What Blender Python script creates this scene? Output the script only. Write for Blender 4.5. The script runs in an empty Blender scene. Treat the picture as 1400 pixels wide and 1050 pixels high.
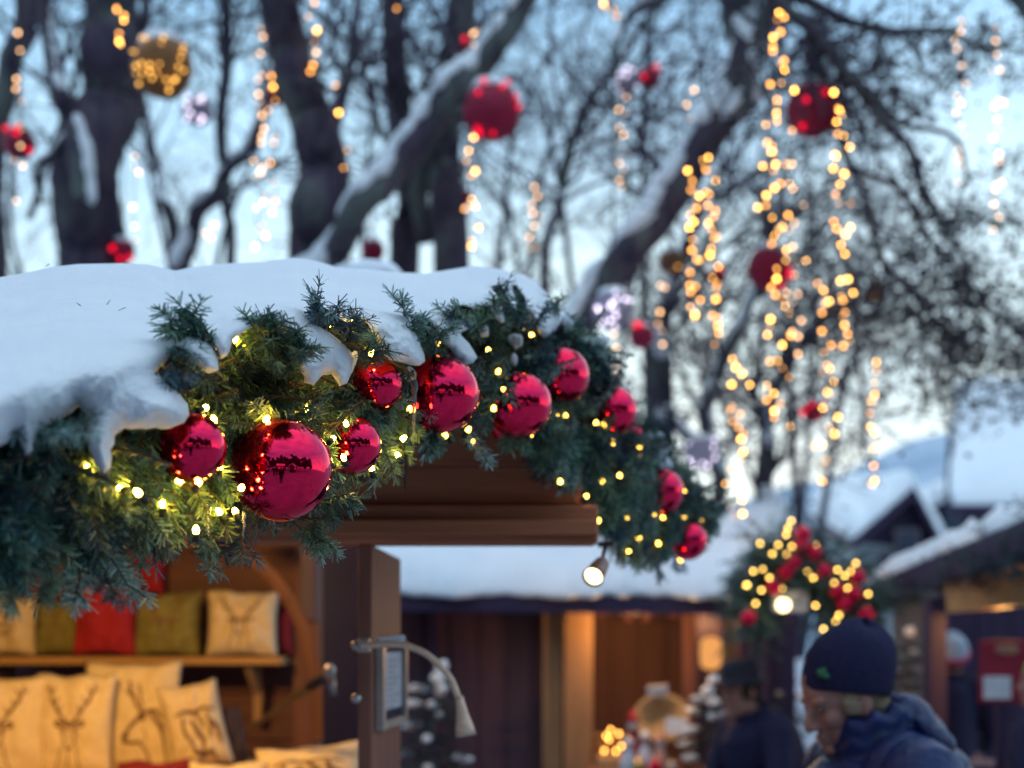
import bpy, bmesh, math, random
import numpy as np
from mathutils import Vector, Matrix, noise, Euler

rnd = random.Random(11)
rng = np.random.default_rng(11)
sc = bpy.context.scene
col = sc.collection
PI = math.pi

# ------------------------------------------------------------------ survey frame
# The place was surveyed from the photograph: f = focal length in survey units,
# EYE = eye height in metres.  at(px, py, Y) is the point Y metres into the
# square that was sighted in direction (px, py).
F, HZ, EYE = 1944.4, 880.0, 1.65
def at(px, py, Y):
    return Vector(((px - 700.0) / F * Y, Y, EYE + (HZ - py) / F * Y))

# ------------------------------------------------------------------ mesh builder
class MB:
    def __init__(self):
        self.v = []; self.f = []; self.n = 0
    def add(self, verts, faces):
        o = self.n
        self.v.extend([tuple(p) for p in verts])
        self.f.extend([tuple(i + o for i in fc) for fc in faces])
        self.n += len(verts)
    def box(self, c, s, R=None):
        hx, hy, hz = s[0] / 2, s[1] / 2, s[2] / 2
        vs = [Vector((x, y, z)) for x in (-hx, hx) for y in (-hy, hy) for z in (-hz, hz)]
        if R is not None: vs = [R @ p for p in vs]
        c = Vector(c)
        self.add([p + c for p in vs], [(0, 1, 3, 2), (4, 6, 7, 5), (0, 4, 5, 1), (2, 3, 7, 6), (0, 2, 6, 4), (1, 5, 7, 3)])
        return self
    def beam(self, a, b, w, h, up=Vector((0, 0, 1))):
        a = Vector(a); b = Vector(b); d = b - a; L = d.length; d.normalize()
        s = d.cross(up)
        if s.length < 1e-4: s = d.cross(Vector((0, 1, 0)))
        s.normalize(); u = s.cross(d)
        R = Matrix((d, s, u)).transposed()
        return self.box((a + b) / 2, (L, w, h), R)
    def tube(self, pts, rad, n=8, flat=1.0, caps=True):
        pts = [Vector(p) for p in pts]; m = len(pts)
        if not hasattr(rad, '__len__'): rad = [rad] * m
        vs = []; u = None
        for i in range(m):
            t = (pts[min(i + 1, m - 1)] - pts[max(i - 1, 0)])
            if t.length < 1e-9: t = Vector((0, 0, 1))
            t.normalize()
            if u is None:
                u = t.cross(Vector((0.3, 0.9, 0.2)))
                if u.length < 1e-3: u = t.cross(Vector((1, 0, 0)))
            u = u - t * u.dot(t)
            if u.length < 1e-6: u = t.orthogonal()
            u.normalize(); w = t.cross(u)
            for k in range(n):
                a = 2 * PI * k / n
                vs.append(pts[i] + (u * math.cos(a) + w * math.sin(a) * flat) * rad[i])
        fs = []
        for i in range(m - 1):
            for k in range(n):
                k2 = (k + 1) % n
                fs.append((i * n + k, i * n + k2, (i + 1) * n + k2, (i + 1) * n + k))
        if caps:
            fs.append(tuple(range(n - 1, -1, -1))); fs.append(tuple((m - 1) * n + k for k in range(n)))
        self.add(vs, fs)
        return self
    def lathe(self, prof, M=None, n=24):
        vs = []; fs = []
        m = len(prof)
        for r, z in prof:
            for k in range(n):
                a = 2 * PI * k / n
                p = Vector((r * math.cos(a), r * math.sin(a), z))
                vs.append(M @ p if M is not None else p)
        for i in range(m - 1):
            for k in range(n):
                k2 = (k + 1) % n
                fs.append((i * n + k, i * n + k2, (i + 1) * n + k2, (i + 1) * n + k))
        fs.append(tuple(range(n - 1, -1, -1))); fs.append(tuple((m - 1) * n + k for k in range(n)))
        self.add(vs, fs)
        return self
    def ell(self, c, r, R=None, seg=16, rings=10, jit=0.0, seed=0.0):
        if not hasattr(r, '__len__'): r = (r, r, r)
        vs = []; fs = []; c = Vector(c)
        def put(x, y, z):
            k = 1.0
            if jit: k += jit * noise.noise(Vector((x * 1.7 + seed, y * 1.7 - seed, z * 1.7 + seed * .3)))
            p = Vector((x * r[0], y * r[1], z * r[2])) * k
            if R is not None: p = R @ p
            vs.append(p + c)
        put(0, 0, 1)
        for i in range(1, rings):
            t = PI * i / rings
            for k in range(seg):
                a = 2 * PI * k / seg
                put(math.sin(t) * math.cos(a), math.sin(t) * math.sin(a), math.cos(t))
        put(0, 0, -1)
        for k in range(seg):
            fs.append((0, 1 + k, 1 + (k + 1) % seg))
            b = 1 + (rings - 2) * seg
            fs.append((len(vs) - 1, b + (k + 1) % seg, b + k))
        for i in range(rings - 2):
            for k in range(seg):
                a = 1 + i * seg
                fs.append((a + k, a + seg + k, a + seg + (k + 1) % seg, a + (k + 1) % seg))
        self.add(vs, fs)
        return self
    def data(self, name, mat, off=None, smooth=False, bevel=0.0):
        me = bpy.data.meshes.new(name)
        vs = self.v
        if off is not None:
            a = np.array(self.v, dtype=np.float64) - np.array(off)
            vs = a.tolist()
        me.from_pydata(vs, [], self.f)
        if bevel > 0:
            bm = bmesh.new(); bm.from_mesh(me)
            bmesh.ops.bevel(bm, geom=list(bm.edges), offset=bevel, segments=2, affect='EDGES', clamp_overlap=True, profile=0.5)
            bm.to_mesh(me); bm.free()
        if smooth: me.polygons.foreach_set('use_smooth', [True] * len(me.polygons))
        me.materials.append(mat); me.update()
        return me
    def build(self, name, mat, parent=None, smooth=False, bevel=0.0):
        off = wloc(parent) if parent is not None else None
        return link(name, self.data(name, mat, off, smooth, bevel), parent)

def wloc(o):
    p = Vector((0, 0, 0))
    while o is not None:
        p += o.location; o = o.parent
    return p
def link(name, me, parent=None):
    o = bpy.data.objects.new(name, me); col.objects.link(o)
    if parent is not None: o.parent = parent
    return o
def tag(o, label=None, cat=None, group=None, kind=None):
    if label: o['label'] = label
    if cat: o['category'] = cat
    if group: o['group'] = group
    if kind: o['kind'] = kind
    return o
def thing(name, loc, label, cat, group=None):
    o = bpy.data.objects.new(name, None); col.objects.link(o)
    o.location = loc; o.empty_display_size = .1
    return tag(o, label, cat, group)
def copy_thing(root, loc, label, group=None, rotz=None, scale=None):
    r = root.copy(); col.objects.link(r); r.location = loc
    if rotz is not None: r.rotation_euler = (0, 0, rotz)
    if scale is not None: r.scale = (scale,) * 3
    r['label'] = label
    if group: r['group'] = group
    for ch in list(root.children):
        c = ch.copy(); col.objects.link(c); c.parent = r
        for g in list(ch.children):
            d = g.copy(); col.objects.link(d); d.parent = c
    return r
def raw_mesh(name, V, faces_n, mat, colors=None, smooth=False):
    """V (N,3) numpy, faces_n: (M,k) numpy int"""
    me = bpy.data.meshes.new(name)
    V = np.ascontiguousarray(V, dtype=np.float32); Fc = np.ascontiguousarray(faces_n, dtype=np.int32)
    k = Fc.shape[1]
    me.vertices.add(len(V)); me.vertices.foreach_set('co', V.ravel())
    me.loops.add(Fc.size); me.loops.foreach_set('vertex_index', Fc.ravel())
    me.polygons.add(len(Fc)); me.polygons.foreach_set('loop_start', np.arange(0, Fc.size, k, dtype=np.int32))
    if smooth: me.polygons.foreach_set('use_smooth', np.ones(len(Fc), dtype=bool))
    me.materials.append(mat)
    me.update(calc_edges=True)
    if colors is not None:
        a = me.attributes.new('Col', 'FLOAT_COLOR', 'POINT')
        c4 = np.ones((len(V), 4), dtype=np.float32); c4[:, :3] = colors
        a.data.foreach_set('color', c4.ravel())
    return me
def remeshed(mb, name, mat, voxel, it=3, fac=.5):
    """one continuous skin over overlapping volumes"""
    me = mb.data(name + '_raw', mat)
    o = bpy.data.objects.new('tmp', me); col.objects.link(o)
    r = o.modifiers.new('r', 'REMESH'); r.mode = 'VOXEL'; r.voxel_size = voxel; r.use_smooth_shade = True
    if it:
        s = o.modifiers.new('s', 'SMOOTH'); s.factor = fac; s.iterations = it
    dg = bpy.context.evaluated_depsgraph_get(); dg.update()
    m2 = bpy.data.meshes.new_from_object(o.evaluated_get(dg))
    m2.name = name
    bpy.data.objects.remove(o); bpy.data.meshes.remove(me)
    m2.polygons.foreach_set('use_smooth', [True] * len(m2.polygons))
    if not m2.materials: m2.materials.append(mat)
    return m2
def shift_mesh(me, off):
    me.transform(Matrix.Translation(-Vector(off))); return me

# ------------------------------------------------------------------ materials
def new_mat(name):
    m = bpy.data.materials.new(name); m.use_nodes = True
    nt = m.node_tree
    return m, nt, nt.nodes['Principled BSDF'], nt.nodes['Material Output']
def nd(nt, t, **kw):
    n = nt.nodes.new(t)
    for k, v in kw.items(): setattr(n, k, v)
    return n
def coords(nt, scale=(1, 1, 1), rot=(0, 0, 0)):
    tc = nd(nt, 'ShaderNodeTexCoord'); mp = nd(nt, 'ShaderNodeMapping')
    mp.inputs['Scale'].default_value = scale; mp.inputs['Rotation'].default_value = rot
    nt.links.new(tc.outputs['Object'], mp.inputs['Vector'])
    return mp.outputs['Vector']
def ntex(nt, vec, scale, detail=4, rough=.55, dist=0):
    n = nd(nt, 'ShaderNodeTexNoise')
    n.inputs['Scale'].default_value = scale; n.inputs['Detail'].default_value = detail
    n.inputs['Roughness'].default_value = rough; n.inputs['Distortion'].default_value = dist
    nt.links.new(vec, n.inputs['Vector'])
    return n.outputs['Fac']
def ramp(nt, fac, stops):
    r = nd(nt, 'ShaderNodeValToRGB'); e = r.color_ramp.elements
    while len(e) < len(stops): e.new(0.5)
    for i, (p, c) in enumerate(stops):
        e[i].position = p; e[i].color = (*c, 1)
    nt.links.new(fac, r.inputs['Fac'])
    return r.outputs['Color']
def bump(nt, b, h, strength, dist=.01):
    n = nd(nt, 'ShaderNodeBump'); n.inputs['Strength'].default_value = strength; n.inputs['Distance'].default_value = dist
    nt.links.new(h, n.inputs['Height']); nt.links.new(n.outputs['Normal'], b.inputs['Normal'])
def mottled(name, c0, c1, scale=6, rough=.7, bstr=.3, bdist=.01, metal=0, stretch=(1, 1, 1), spec=.3, c2=None, sheen=0):
    m, nt, b, o = new_mat(name)
    v = coords(nt, stretch); f = ntex(nt, v, scale, 6, .6, .3)
    st = [(.3, c0), (.7, c1)] if c2 is None else [(.25, c0), (.5, c1), (.75, c2)]
    nt.links.new(ramp(nt, f, st), b.inputs['Base Color'])
    b.inputs['Roughness'].default_value = rough; b.inputs['Metallic'].default_value = metal
    b.inputs['Specular IOR Level'].default_value = spec
    if sheen: b.inputs['Sheen Weight'].default_value = sheen
    if bstr: bump(nt, b, ntex(nt, v, scale * 4, 6, .65), bstr, bdist)
    return m
def wood(name, c0, c1, axis='z', scale=1.0, rough=.6):
    st = {'x': (1.2, 14, 14), 'y': (14, 1.2, 14), 'z': (14, 14, 1.2)}[axis]
    m, nt, b, o = new_mat(name)
    v = coords(nt, tuple(s * scale for s in st))
    f = ntex(nt, v, 2.0, 6, .6, .8)
    big = ntex(nt, coords(nt, (1, 1, 1)), 1.7, 3, .5)
    mx = nd(nt, 'ShaderNodeMix', data_type='FLOAT'); mx.inputs[0].default_value = .35
    nt.links.new(f, mx.inputs[2]); nt.links.new(big, mx.inputs[3])
    nt.links.new(ramp(nt, mx.outputs[0], [(.33, c0), (.68, c1)]), b.inputs['Base Color'])
    b.inputs['Roughness'].default_value = rough; b.inputs['Specular IOR Level'].default_value = .3
    bump(nt, b, f, .35, .006)
    return m
def emis(name, c, s, sample=True):
    m, nt, b, o = new_mat(name)
    nt.nodes.remove(b)
    e = nd(nt, 'ShaderNodeEmission'); e.inputs['Color'].default_value = (*c, 1); e.inputs['Strength'].default_value = s
    nt.links.new(e.outputs[0], o.inputs['Surface'])
    m.cycles.emission_sampling = 'FRONT' if sample else 'NONE'
    return m
def plain(name, c, rough=.5, metal=0, spec=.4):
    return mottled(name, tuple(x * .85 for x in c), tuple(min(1, x * 1.12) for x in c), 9, rough, .08, .003, metal, spec=spec)

def snow_mat(name, c0=(.79, .84, .90), c1=(.87, .905, .94), fine=1.0):
    m, nt, b, o = new_mat(name)
    v = coords(nt)
    nt.links.new(ramp(nt, ntex(nt, v, 3.5, 5, .6), [(.3, c0), (.7, c1)]), b.inputs['Base Color'])
    b.inputs['Roughness'].default_value = .75; b.inputs['Specular IOR Level'].default_value = .25
    b.inputs['Subsurface Weight'].default_value = .35 if fine else 0
    b.inputs['Subsurface Radius'].default_value = (.03, .035, .045); b.inputs['Subsurface Scale'].default_value = .6
    if fine:
        a = ntex(nt, v, 24, 8, .68); c = ntex(nt, v, 420, 3, .6)
        mx = nd(nt, 'ShaderNodeMath', operation='MULTIPLY_ADD'); mx.inputs[1].default_value = .10
        nt.links.new(c, mx.inputs[0]); nt.links.new(a, mx.inputs[2])
        bump(nt, b, mx.outputs[0], .7, .022)
    else:
        bump(nt, b, ntex(nt, v, 7, 5, .6), .4, .05)
    return m
M = {}
M['snow'] = snow_mat('fresh_snow')
M['snow_far'] = snow_mat('distant_snow', fine=0)
M['snow_ground'] = mottled('trodden_snow', (.22, .23, .28), (.38, .40, .46), .9, .8, .5, .04)

def needle_mat():
    m, nt, b, o = new_mat('fir_needle')
    a = nd(nt, 'ShaderNodeAttribute', attribute_name='Col')
    nt.links.new(a.outputs['Color'], b.inputs['Base Color'])
    b.inputs['Roughness'].default_value = .42; b.inputs['Specular IOR Level'].default_value = .45
    t = nd(nt, 'ShaderNodeBsdfTranslucent'); nt.links.new(a.outputs['Color'], t.inputs['Color'])
    mx = nd(nt, 'ShaderNodeMixShader'); mx.inputs[0].default_value = .22
    nt.links.new(b.outputs[0], mx.inputs[1]); nt.links.new(t.outputs[0], mx.inputs[2])
    nt.links.new(mx.outputs[0], o.inputs['Surface'])
    return m
M['needle'] = needle_mat()
def leaf_mat():
    m, nt, b, o = new_mat('dry_leaf')
    v = coords(nt)
    nt.links.new(ramp(nt, ntex(nt, v, 1.3, 4), [(.35, (.018, .016, .03)), (.65, (.06, .042, .045))]), b.inputs['Base Color'])
    b.inputs['Roughness'].default_value = .7
    return m
M['leaf'] = leaf_mat()
M['twig'] = mottled('twig_bark', (.05, .035, .025), (.10, .07, .05), 30, .8, .3)
def bark_mat():
    m, nt, b, o = new_mat('tree_bark')
    v = coords(nt, (4.5, 4.5, 1.3)); f = ntex(nt, v, 1.6, 8, .72, .8)
    c = ramp(nt, f, [(.32, (.020, .017, .048)), (.66, (.12, .09, .115))])
    g = ntex(nt, coords(nt, (1, 1, .5)), 3.2, 5, .6)
    gm = ramp(nt, g, [(.47, (0, 0, 0)), (.62, (1, 1, 1))])
    mx = nd(nt, 'ShaderNodeMix', data_type='RGBA')
    nt.links.new(gm, mx.inputs[0]); nt.links.new(c, mx.inputs[6]); mx.inputs[7].default_value = (.13, .15, .14, 1)
    nt.links.new(mx.outputs[2], b.inputs['Base Color'])
    b.inputs['Roughness'].default_value = .85; b.inputs['Specular IOR Level'].default_value = .2
    bump(nt, b, f, .8, .03)
    return m
M['bark'] = bark_mat()
M['branch'] = mottled('branch_bark', (.032, .027, .060), (.095, .075, .100), 5, .85, 0)
def bauble_mat():
    m, nt, b, o = new_mat('red_mirror_glass')
    v = coords(nt)
    nt.links.new(ramp(nt, ntex(nt, v, 5, 3), [(.3, (.90, .005, .060)), (.7, (.95, .010, .085))]), b.inputs['Base Color'])
    b.inputs['Metallic'].default_value = 1
    r = ramp(nt, ntex(nt, v, 40, 6, .7), [(.45, (.025,) * 3), (.75, (.09,) * 3)])
    nt.links.new(r, b.inputs['Roughness'])
    b.inputs['Coat Weight'].default_value = .25; b.inputs['Coat Roughness'].default_value = .03
    bump(nt, b, ntex(nt, v, 9, 2), .03, .01)
    return m
M['bauble'] = bauble_mat()
M['matte_bauble'] = mottled('red_satin_glass', (.55, .004, .04), (.75, .01, .06), 8, .3, 0, metal=.6)
M['gold_cap'] = mottled('bauble_cap_metal', (.5, .35, .12), (.7, .5, .2), 60, .35, .2, .002, 1)
M['wire'] = plain('green_cable', (.015, .03, .02), .6)
M['strand_wire'] = plain('light_cable', (.05, .045, .04), .7)
M['bulb'] = emis('warm_bulb', (1, .56, .05), 150)
M['bulb_far'] = emis('warm_bulb_soft', (1, .56, .08), 14)
M['strand_bulb'] = emis('strand_bulb', (1, .46, .085), 18, False)
M['strand_dim'] = emis('dim_strand_bulb', (1, .41, .085), 9, False)
M['strand_pale'] = emis('pale_strand_bulb', (1, .54, .26), 8.5, False)
M['red_bulb'] = emis('red_bulb', (1, .006, .045), 2.0, False)
M['gold_bulb'] = emis('gold_bulb', (1, .5, .10), 3.6, False)
M['white_bulb'] = emis('white_bulb', (.9, .8, 1.0), 4, False)
M['lamp_glow'] = emis('lamp_glow', (1, .76, .38), 5)
M['lamp_far'] = emis('far_lamp_glow', (1, .74, .38), 6)
M['red_ball'] = mottled('red_tinsel', (.17, .002, .022), (.40, .005, .055), 30, .5, .6, .01)
M['gold_ball'] = mottled('gold_tinsel', (.15, .06, .02), (.33, .14, .035), 30, .5, .6, .01)
M['white_ball'] = mottled('white_tinsel', (.20, .18, .26), (.40, .37, .48), 30, .5, .6, .01)
M['ice'] = None
def ice():
    m, nt, b, o = new_mat('clear_ice')
    b.inputs['Base Color'].default_value = (.9, .94, 1, 1); b.inputs['Roughness'].default_value = .08
    b.inputs['Transmission Weight'].default_value = .85; b.inputs['IOR'].default_value = 1.31
    bump(nt, b, ntex(nt, coords(nt), 60, 3), .3, .004)
    return m
M['ice'] = ice()
M['wood_x'] = wood('brown_board', (.30, .090, .042), (.52, .19, .085), 'x')
M['wood_z'] = wood('brown_post', (.085, .032, .026), (.19, .078, .055), 'z')
M['wood_y'] = wood('brown_plank', (.08, .03, .025), (.18, .075, .05), 'y')
M['wood_dark'] = wood('dark_stained_wood', (.022, .016, .055), (.052, .030, .068), 'z')
M['wood_mid'] = wood('dusky_wall_board', (.055, .026, .04), (.11, .05, .062), 'z')
M['wood_light'] = wood('pale_pine', (.34, .19, .08), (.55, .34, .16), 'z')
M['wood_light_x'] = wood('pale_pine_shelf', (.34, .19, .08), (.55, .34, .16), 'x')
M['canvas'] = mottled('natural_linen', (.55, .45, .30), (.68, .57, .40), 40, .85, .3, .003)
M['olive'] = mottled('olive_linen', (.15, .145, .05), (.24, .22, .08), 40, .85, .3, .003)
M['redfelt'] = mottled('red_felt', (.26, .012, .026), (.36, .022, .04), 40, .9, .3, .003)
M['wine'] = mottled('wine_red_felt', (.12, .01, .02), (.18, .015, .03), 40, .9, .3, .003)
M['darkfabric'] = mottled('dark_back_cloth', (.03, .022, .04), (.05, .04, .06), 40, .9, .3, .003)
M['print'] = mottled('brown_ink', (.09, .05, .035), (.24, .14, .085), 90, .9, 0)
M['print_soft'] = mottled('faded_ink', (.12, .07, .04), (.25, .16, .09), 90, .9, 0)
M['metal'] = mottled('brushed_steel', (.4, .38, .36), (.6, .57, .53), 40, .35, .05, .002, 1)
M['lamp_arm'] = mottled('copper_flex', (.74, .48, .33), (.90, .64, .48), 60, .42, .1, .002, .25)
M['black_metal'] = mottled('lamp_housing', (.03, .022, .022), (.07, .045, .04), 30, .45, .05, .002, .3)
M['eye'] = mottled('shaded_eye', (.10, .07, .06), (.16, .12, .10), 9, .3, 0)
M['paper'] = mottled('white_paper', (.6, .6, .64), (.72, .72, .76), 20, .8, 0)
M['frame'] = mottled('silver_frame', (.42, .36, .32), (.58, .5, .44), 20, .4, .05, .002, .3)
M['ink'] = plain('printed_ink', (.06, .06, .08), .8)
# ================================================================== camera, light
cam_d = bpy.data.cameras.new('camera'); cam = bpy.data.objects.new('camera', cam_d); col.objects.link(cam)
cam.location = (0, 0, EYE); cam.rotation_euler = (PI / 2, 0, 0)
cam_d.lens = 50; cam_d.sensor_width = 36; cam_d.sensor_fit = 'HORIZONTAL'
cam_d.shift_y = (HZ - 525) / 1400
cam_d.clip_start = .05; cam_d.clip_end = 3000
cam_d.dof.use_dof = True; cam_d.dof.focus_distance = 2.06; cam_d.dof.aperture_fstop = 2.45
sc.camera = cam
sc.view_settings.view_transform = 'Standard'; sc.view_settings.look = 'None'
sc.view_settings.exposure = 0; sc.view_settings.gamma = 1
sc.render.engine = 'CYCLES'
cy = sc.cycles
cy.use_denoising = True; cy.use_adaptive_sampling = False
try:
    cy.denoiser = 'OPENIMAGEDENOISE'; cy.denoising_input_passes = 'RGB_ALBEDO_NORMAL'; cy.denoising_prefilter = 'ACCURATE'
except Exception: pass
cy.max_bounces = 6; cy.diffuse_bounces = 3; cy.glossy_bounces = 3; cy.transmission_bounces = 4
cy.sample_clamp_indirect = 4; cy.use_light_tree = True; cy.caustics_reflective = False; cy.caustics_refractive = False
cy.blur_glossy = .5

SUN_EL, SUN_AZ = 13.0, 12.0      # afterglow low behind the trees, degrees; azimuth clockwise from +Y
w = bpy.data.worlds.new('World'); sc.world = w; w.use_nodes = True
nt = w.node_tree; bg = nt.nodes['Background']
sky = nd(nt, 'ShaderNodeTexSky', sky_type='NISHITA')
sky.sun_disc = False; sky.sun_elevation = math.radians(SUN_EL); sky.sun_rotation = math.radians(SUN_AZ)
sky.air_density = 1.6; sky.dust_density = 1.0; sky.ozone_density = 3.5
tc = nd(nt, 'ShaderNodeTexCoord'); mp = nd(nt, 'ShaderNodeMapping'); mp.inputs['Scale'].default_value = (1, 1, 2.2)
nt.links.new(tc.outputs['Generated'], mp.inputs['Vector'])
cl = ntex(nt, mp.outputs['Vector'], 3.2, 6, .55, .4)
# thin high overcast over the blue: evens the sky out
sx = nd(nt, 'ShaderNodeSeparateXYZ'); nt.links.new(tc.outputs['Generated'], sx.inputs[0])
hz = ramp(nt, sx.outputs['Z'], [(0.02, (8.2, 9.0, 9.0)), (.20, (6.4, 8.4, 9.2)), (.42, (3.0, 5.6, 8.2)), (1.0, (8.2, 9.6, 11.4))])
ov = nd(nt, 'ShaderNodeMix', data_type='RGBA', blend_type='MULTIPLY'); ov.inputs[0].default_value = 1
nt.links.new(hz, ov.inputs[6])
nt.links.new(ramp(nt, cl, [(.35, (.72, .78, .85)), (.62, (1.1, 1.07, 1.04))]), ov.inputs[7])
mx = nd(nt, 'ShaderNodeMix', data_type='RGBA'); mx.inputs[0].default_value = .93
nt.links.new(sky.outputs[0], mx.inputs[6]); nt.links.new(ov.outputs[2], mx.inputs[7])
dirf = nd(nt, 'ShaderNodeMapRange'); dirf.inputs['From Min'].default_value = -.9; dirf.inputs['From Max'].default_value = .5
dirf.inputs['To Min'].default_value = .86; dirf.inputs['To Max'].default_value = 1.0
nt.links.new(sx.outputs['Y'], dirf.inputs['Value'])
dm = nd(nt, 'ShaderNodeMix', data_type='RGBA', blend_type='MULTIPLY'); dm.inputs[0].default_value = 1
nt.links.new(mx.outputs[2], dm.inputs[6]); nt.links.new(dirf.outputs[0], dm.inputs[7])
nt.links.new(dm.outputs[2], bg.inputs['Color']); bg.inputs['Strength'].default_value = .15

sun_d = bpy.data.lights.new('sun', 'SUN'); sun = bpy.data.objects.new('sun', sun_d); col.objects.link(sun)
sun_d.energy = .5; sun_d.angle = math.radians(45); sun_d.color = (1, .93, .84)
a, e = math.radians(SUN_AZ), math.radians(SUN_EL)
sd = Vector((math.sin(a) * math.cos(e), math.cos(a) * math.cos(e), math.sin(e)))
sun.rotation_euler = sd.to_track_quat('Z', 'Y').to_euler(); sun.location = sd * 60 + Vector((0, 0, 20))

def lamp(name, loc, energy, color=(1, .56, .2), r=.05, spot=None, target=None, blend=.6):
    d = bpy.data.lights.new(name, 'SPOT' if spot else 'POINT'); o = bpy.data.objects.new(name, d); col.objects.link(o)
    d.energy = energy; d.color = color; d.shadow_soft_size = r; o.location = loc
    if spot:
        d.spot_size = math.radians(spot); d.spot_blend = blend
        o.rotation_euler = (Vector(loc) - Vector(target)).to_track_quat('Z', 'Y').to_euler()
    return o

# ================================================================== the gable garland
def lineY(px):                       # plan of the bargeboard: a straight line running away to the right
    px = np.asarray(px, dtype=float)
    return 2.764 / (1 - 2.05 * (px - 700) / F)
G_PX  = [-620, -170, -60, 0, 100, 200, 300, 400, 500, 600, 680, 740, 800, 850, 900, 940, 968]
G_TOP = [640, 600, 600, 590, 560, 500, 440, 425, 430, 440, 400, 388, 440, 520, 590, 650, 690]
G_BOT = [850, 800, 808, 806, 792, 772, 742, 722, 672, 622, 614, 652, 730, 776, 780, 760, 735]
gt = lambda x: np.interp(x, G_PX, G_TOP)
gb = lambda x: np.interp(x, G_PX, G_BOT)
def front(px, py):                   # front face of the bough mass
    t, b = gt(px), gb(px); s = (py - (t + b) / 2) / ((b - t) / 2)
    R = (b - t) / 2 / F * lineY(px)
    return lineY(px) - .25 * R * np.sqrt(np.clip(1 - s * s, 0, 1)) - .02

def atn(px, py, Y):
    return np.stack([(px - 700) / F * Y, Y, EYE + (HZ - py) / F * Y], -1)

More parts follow.
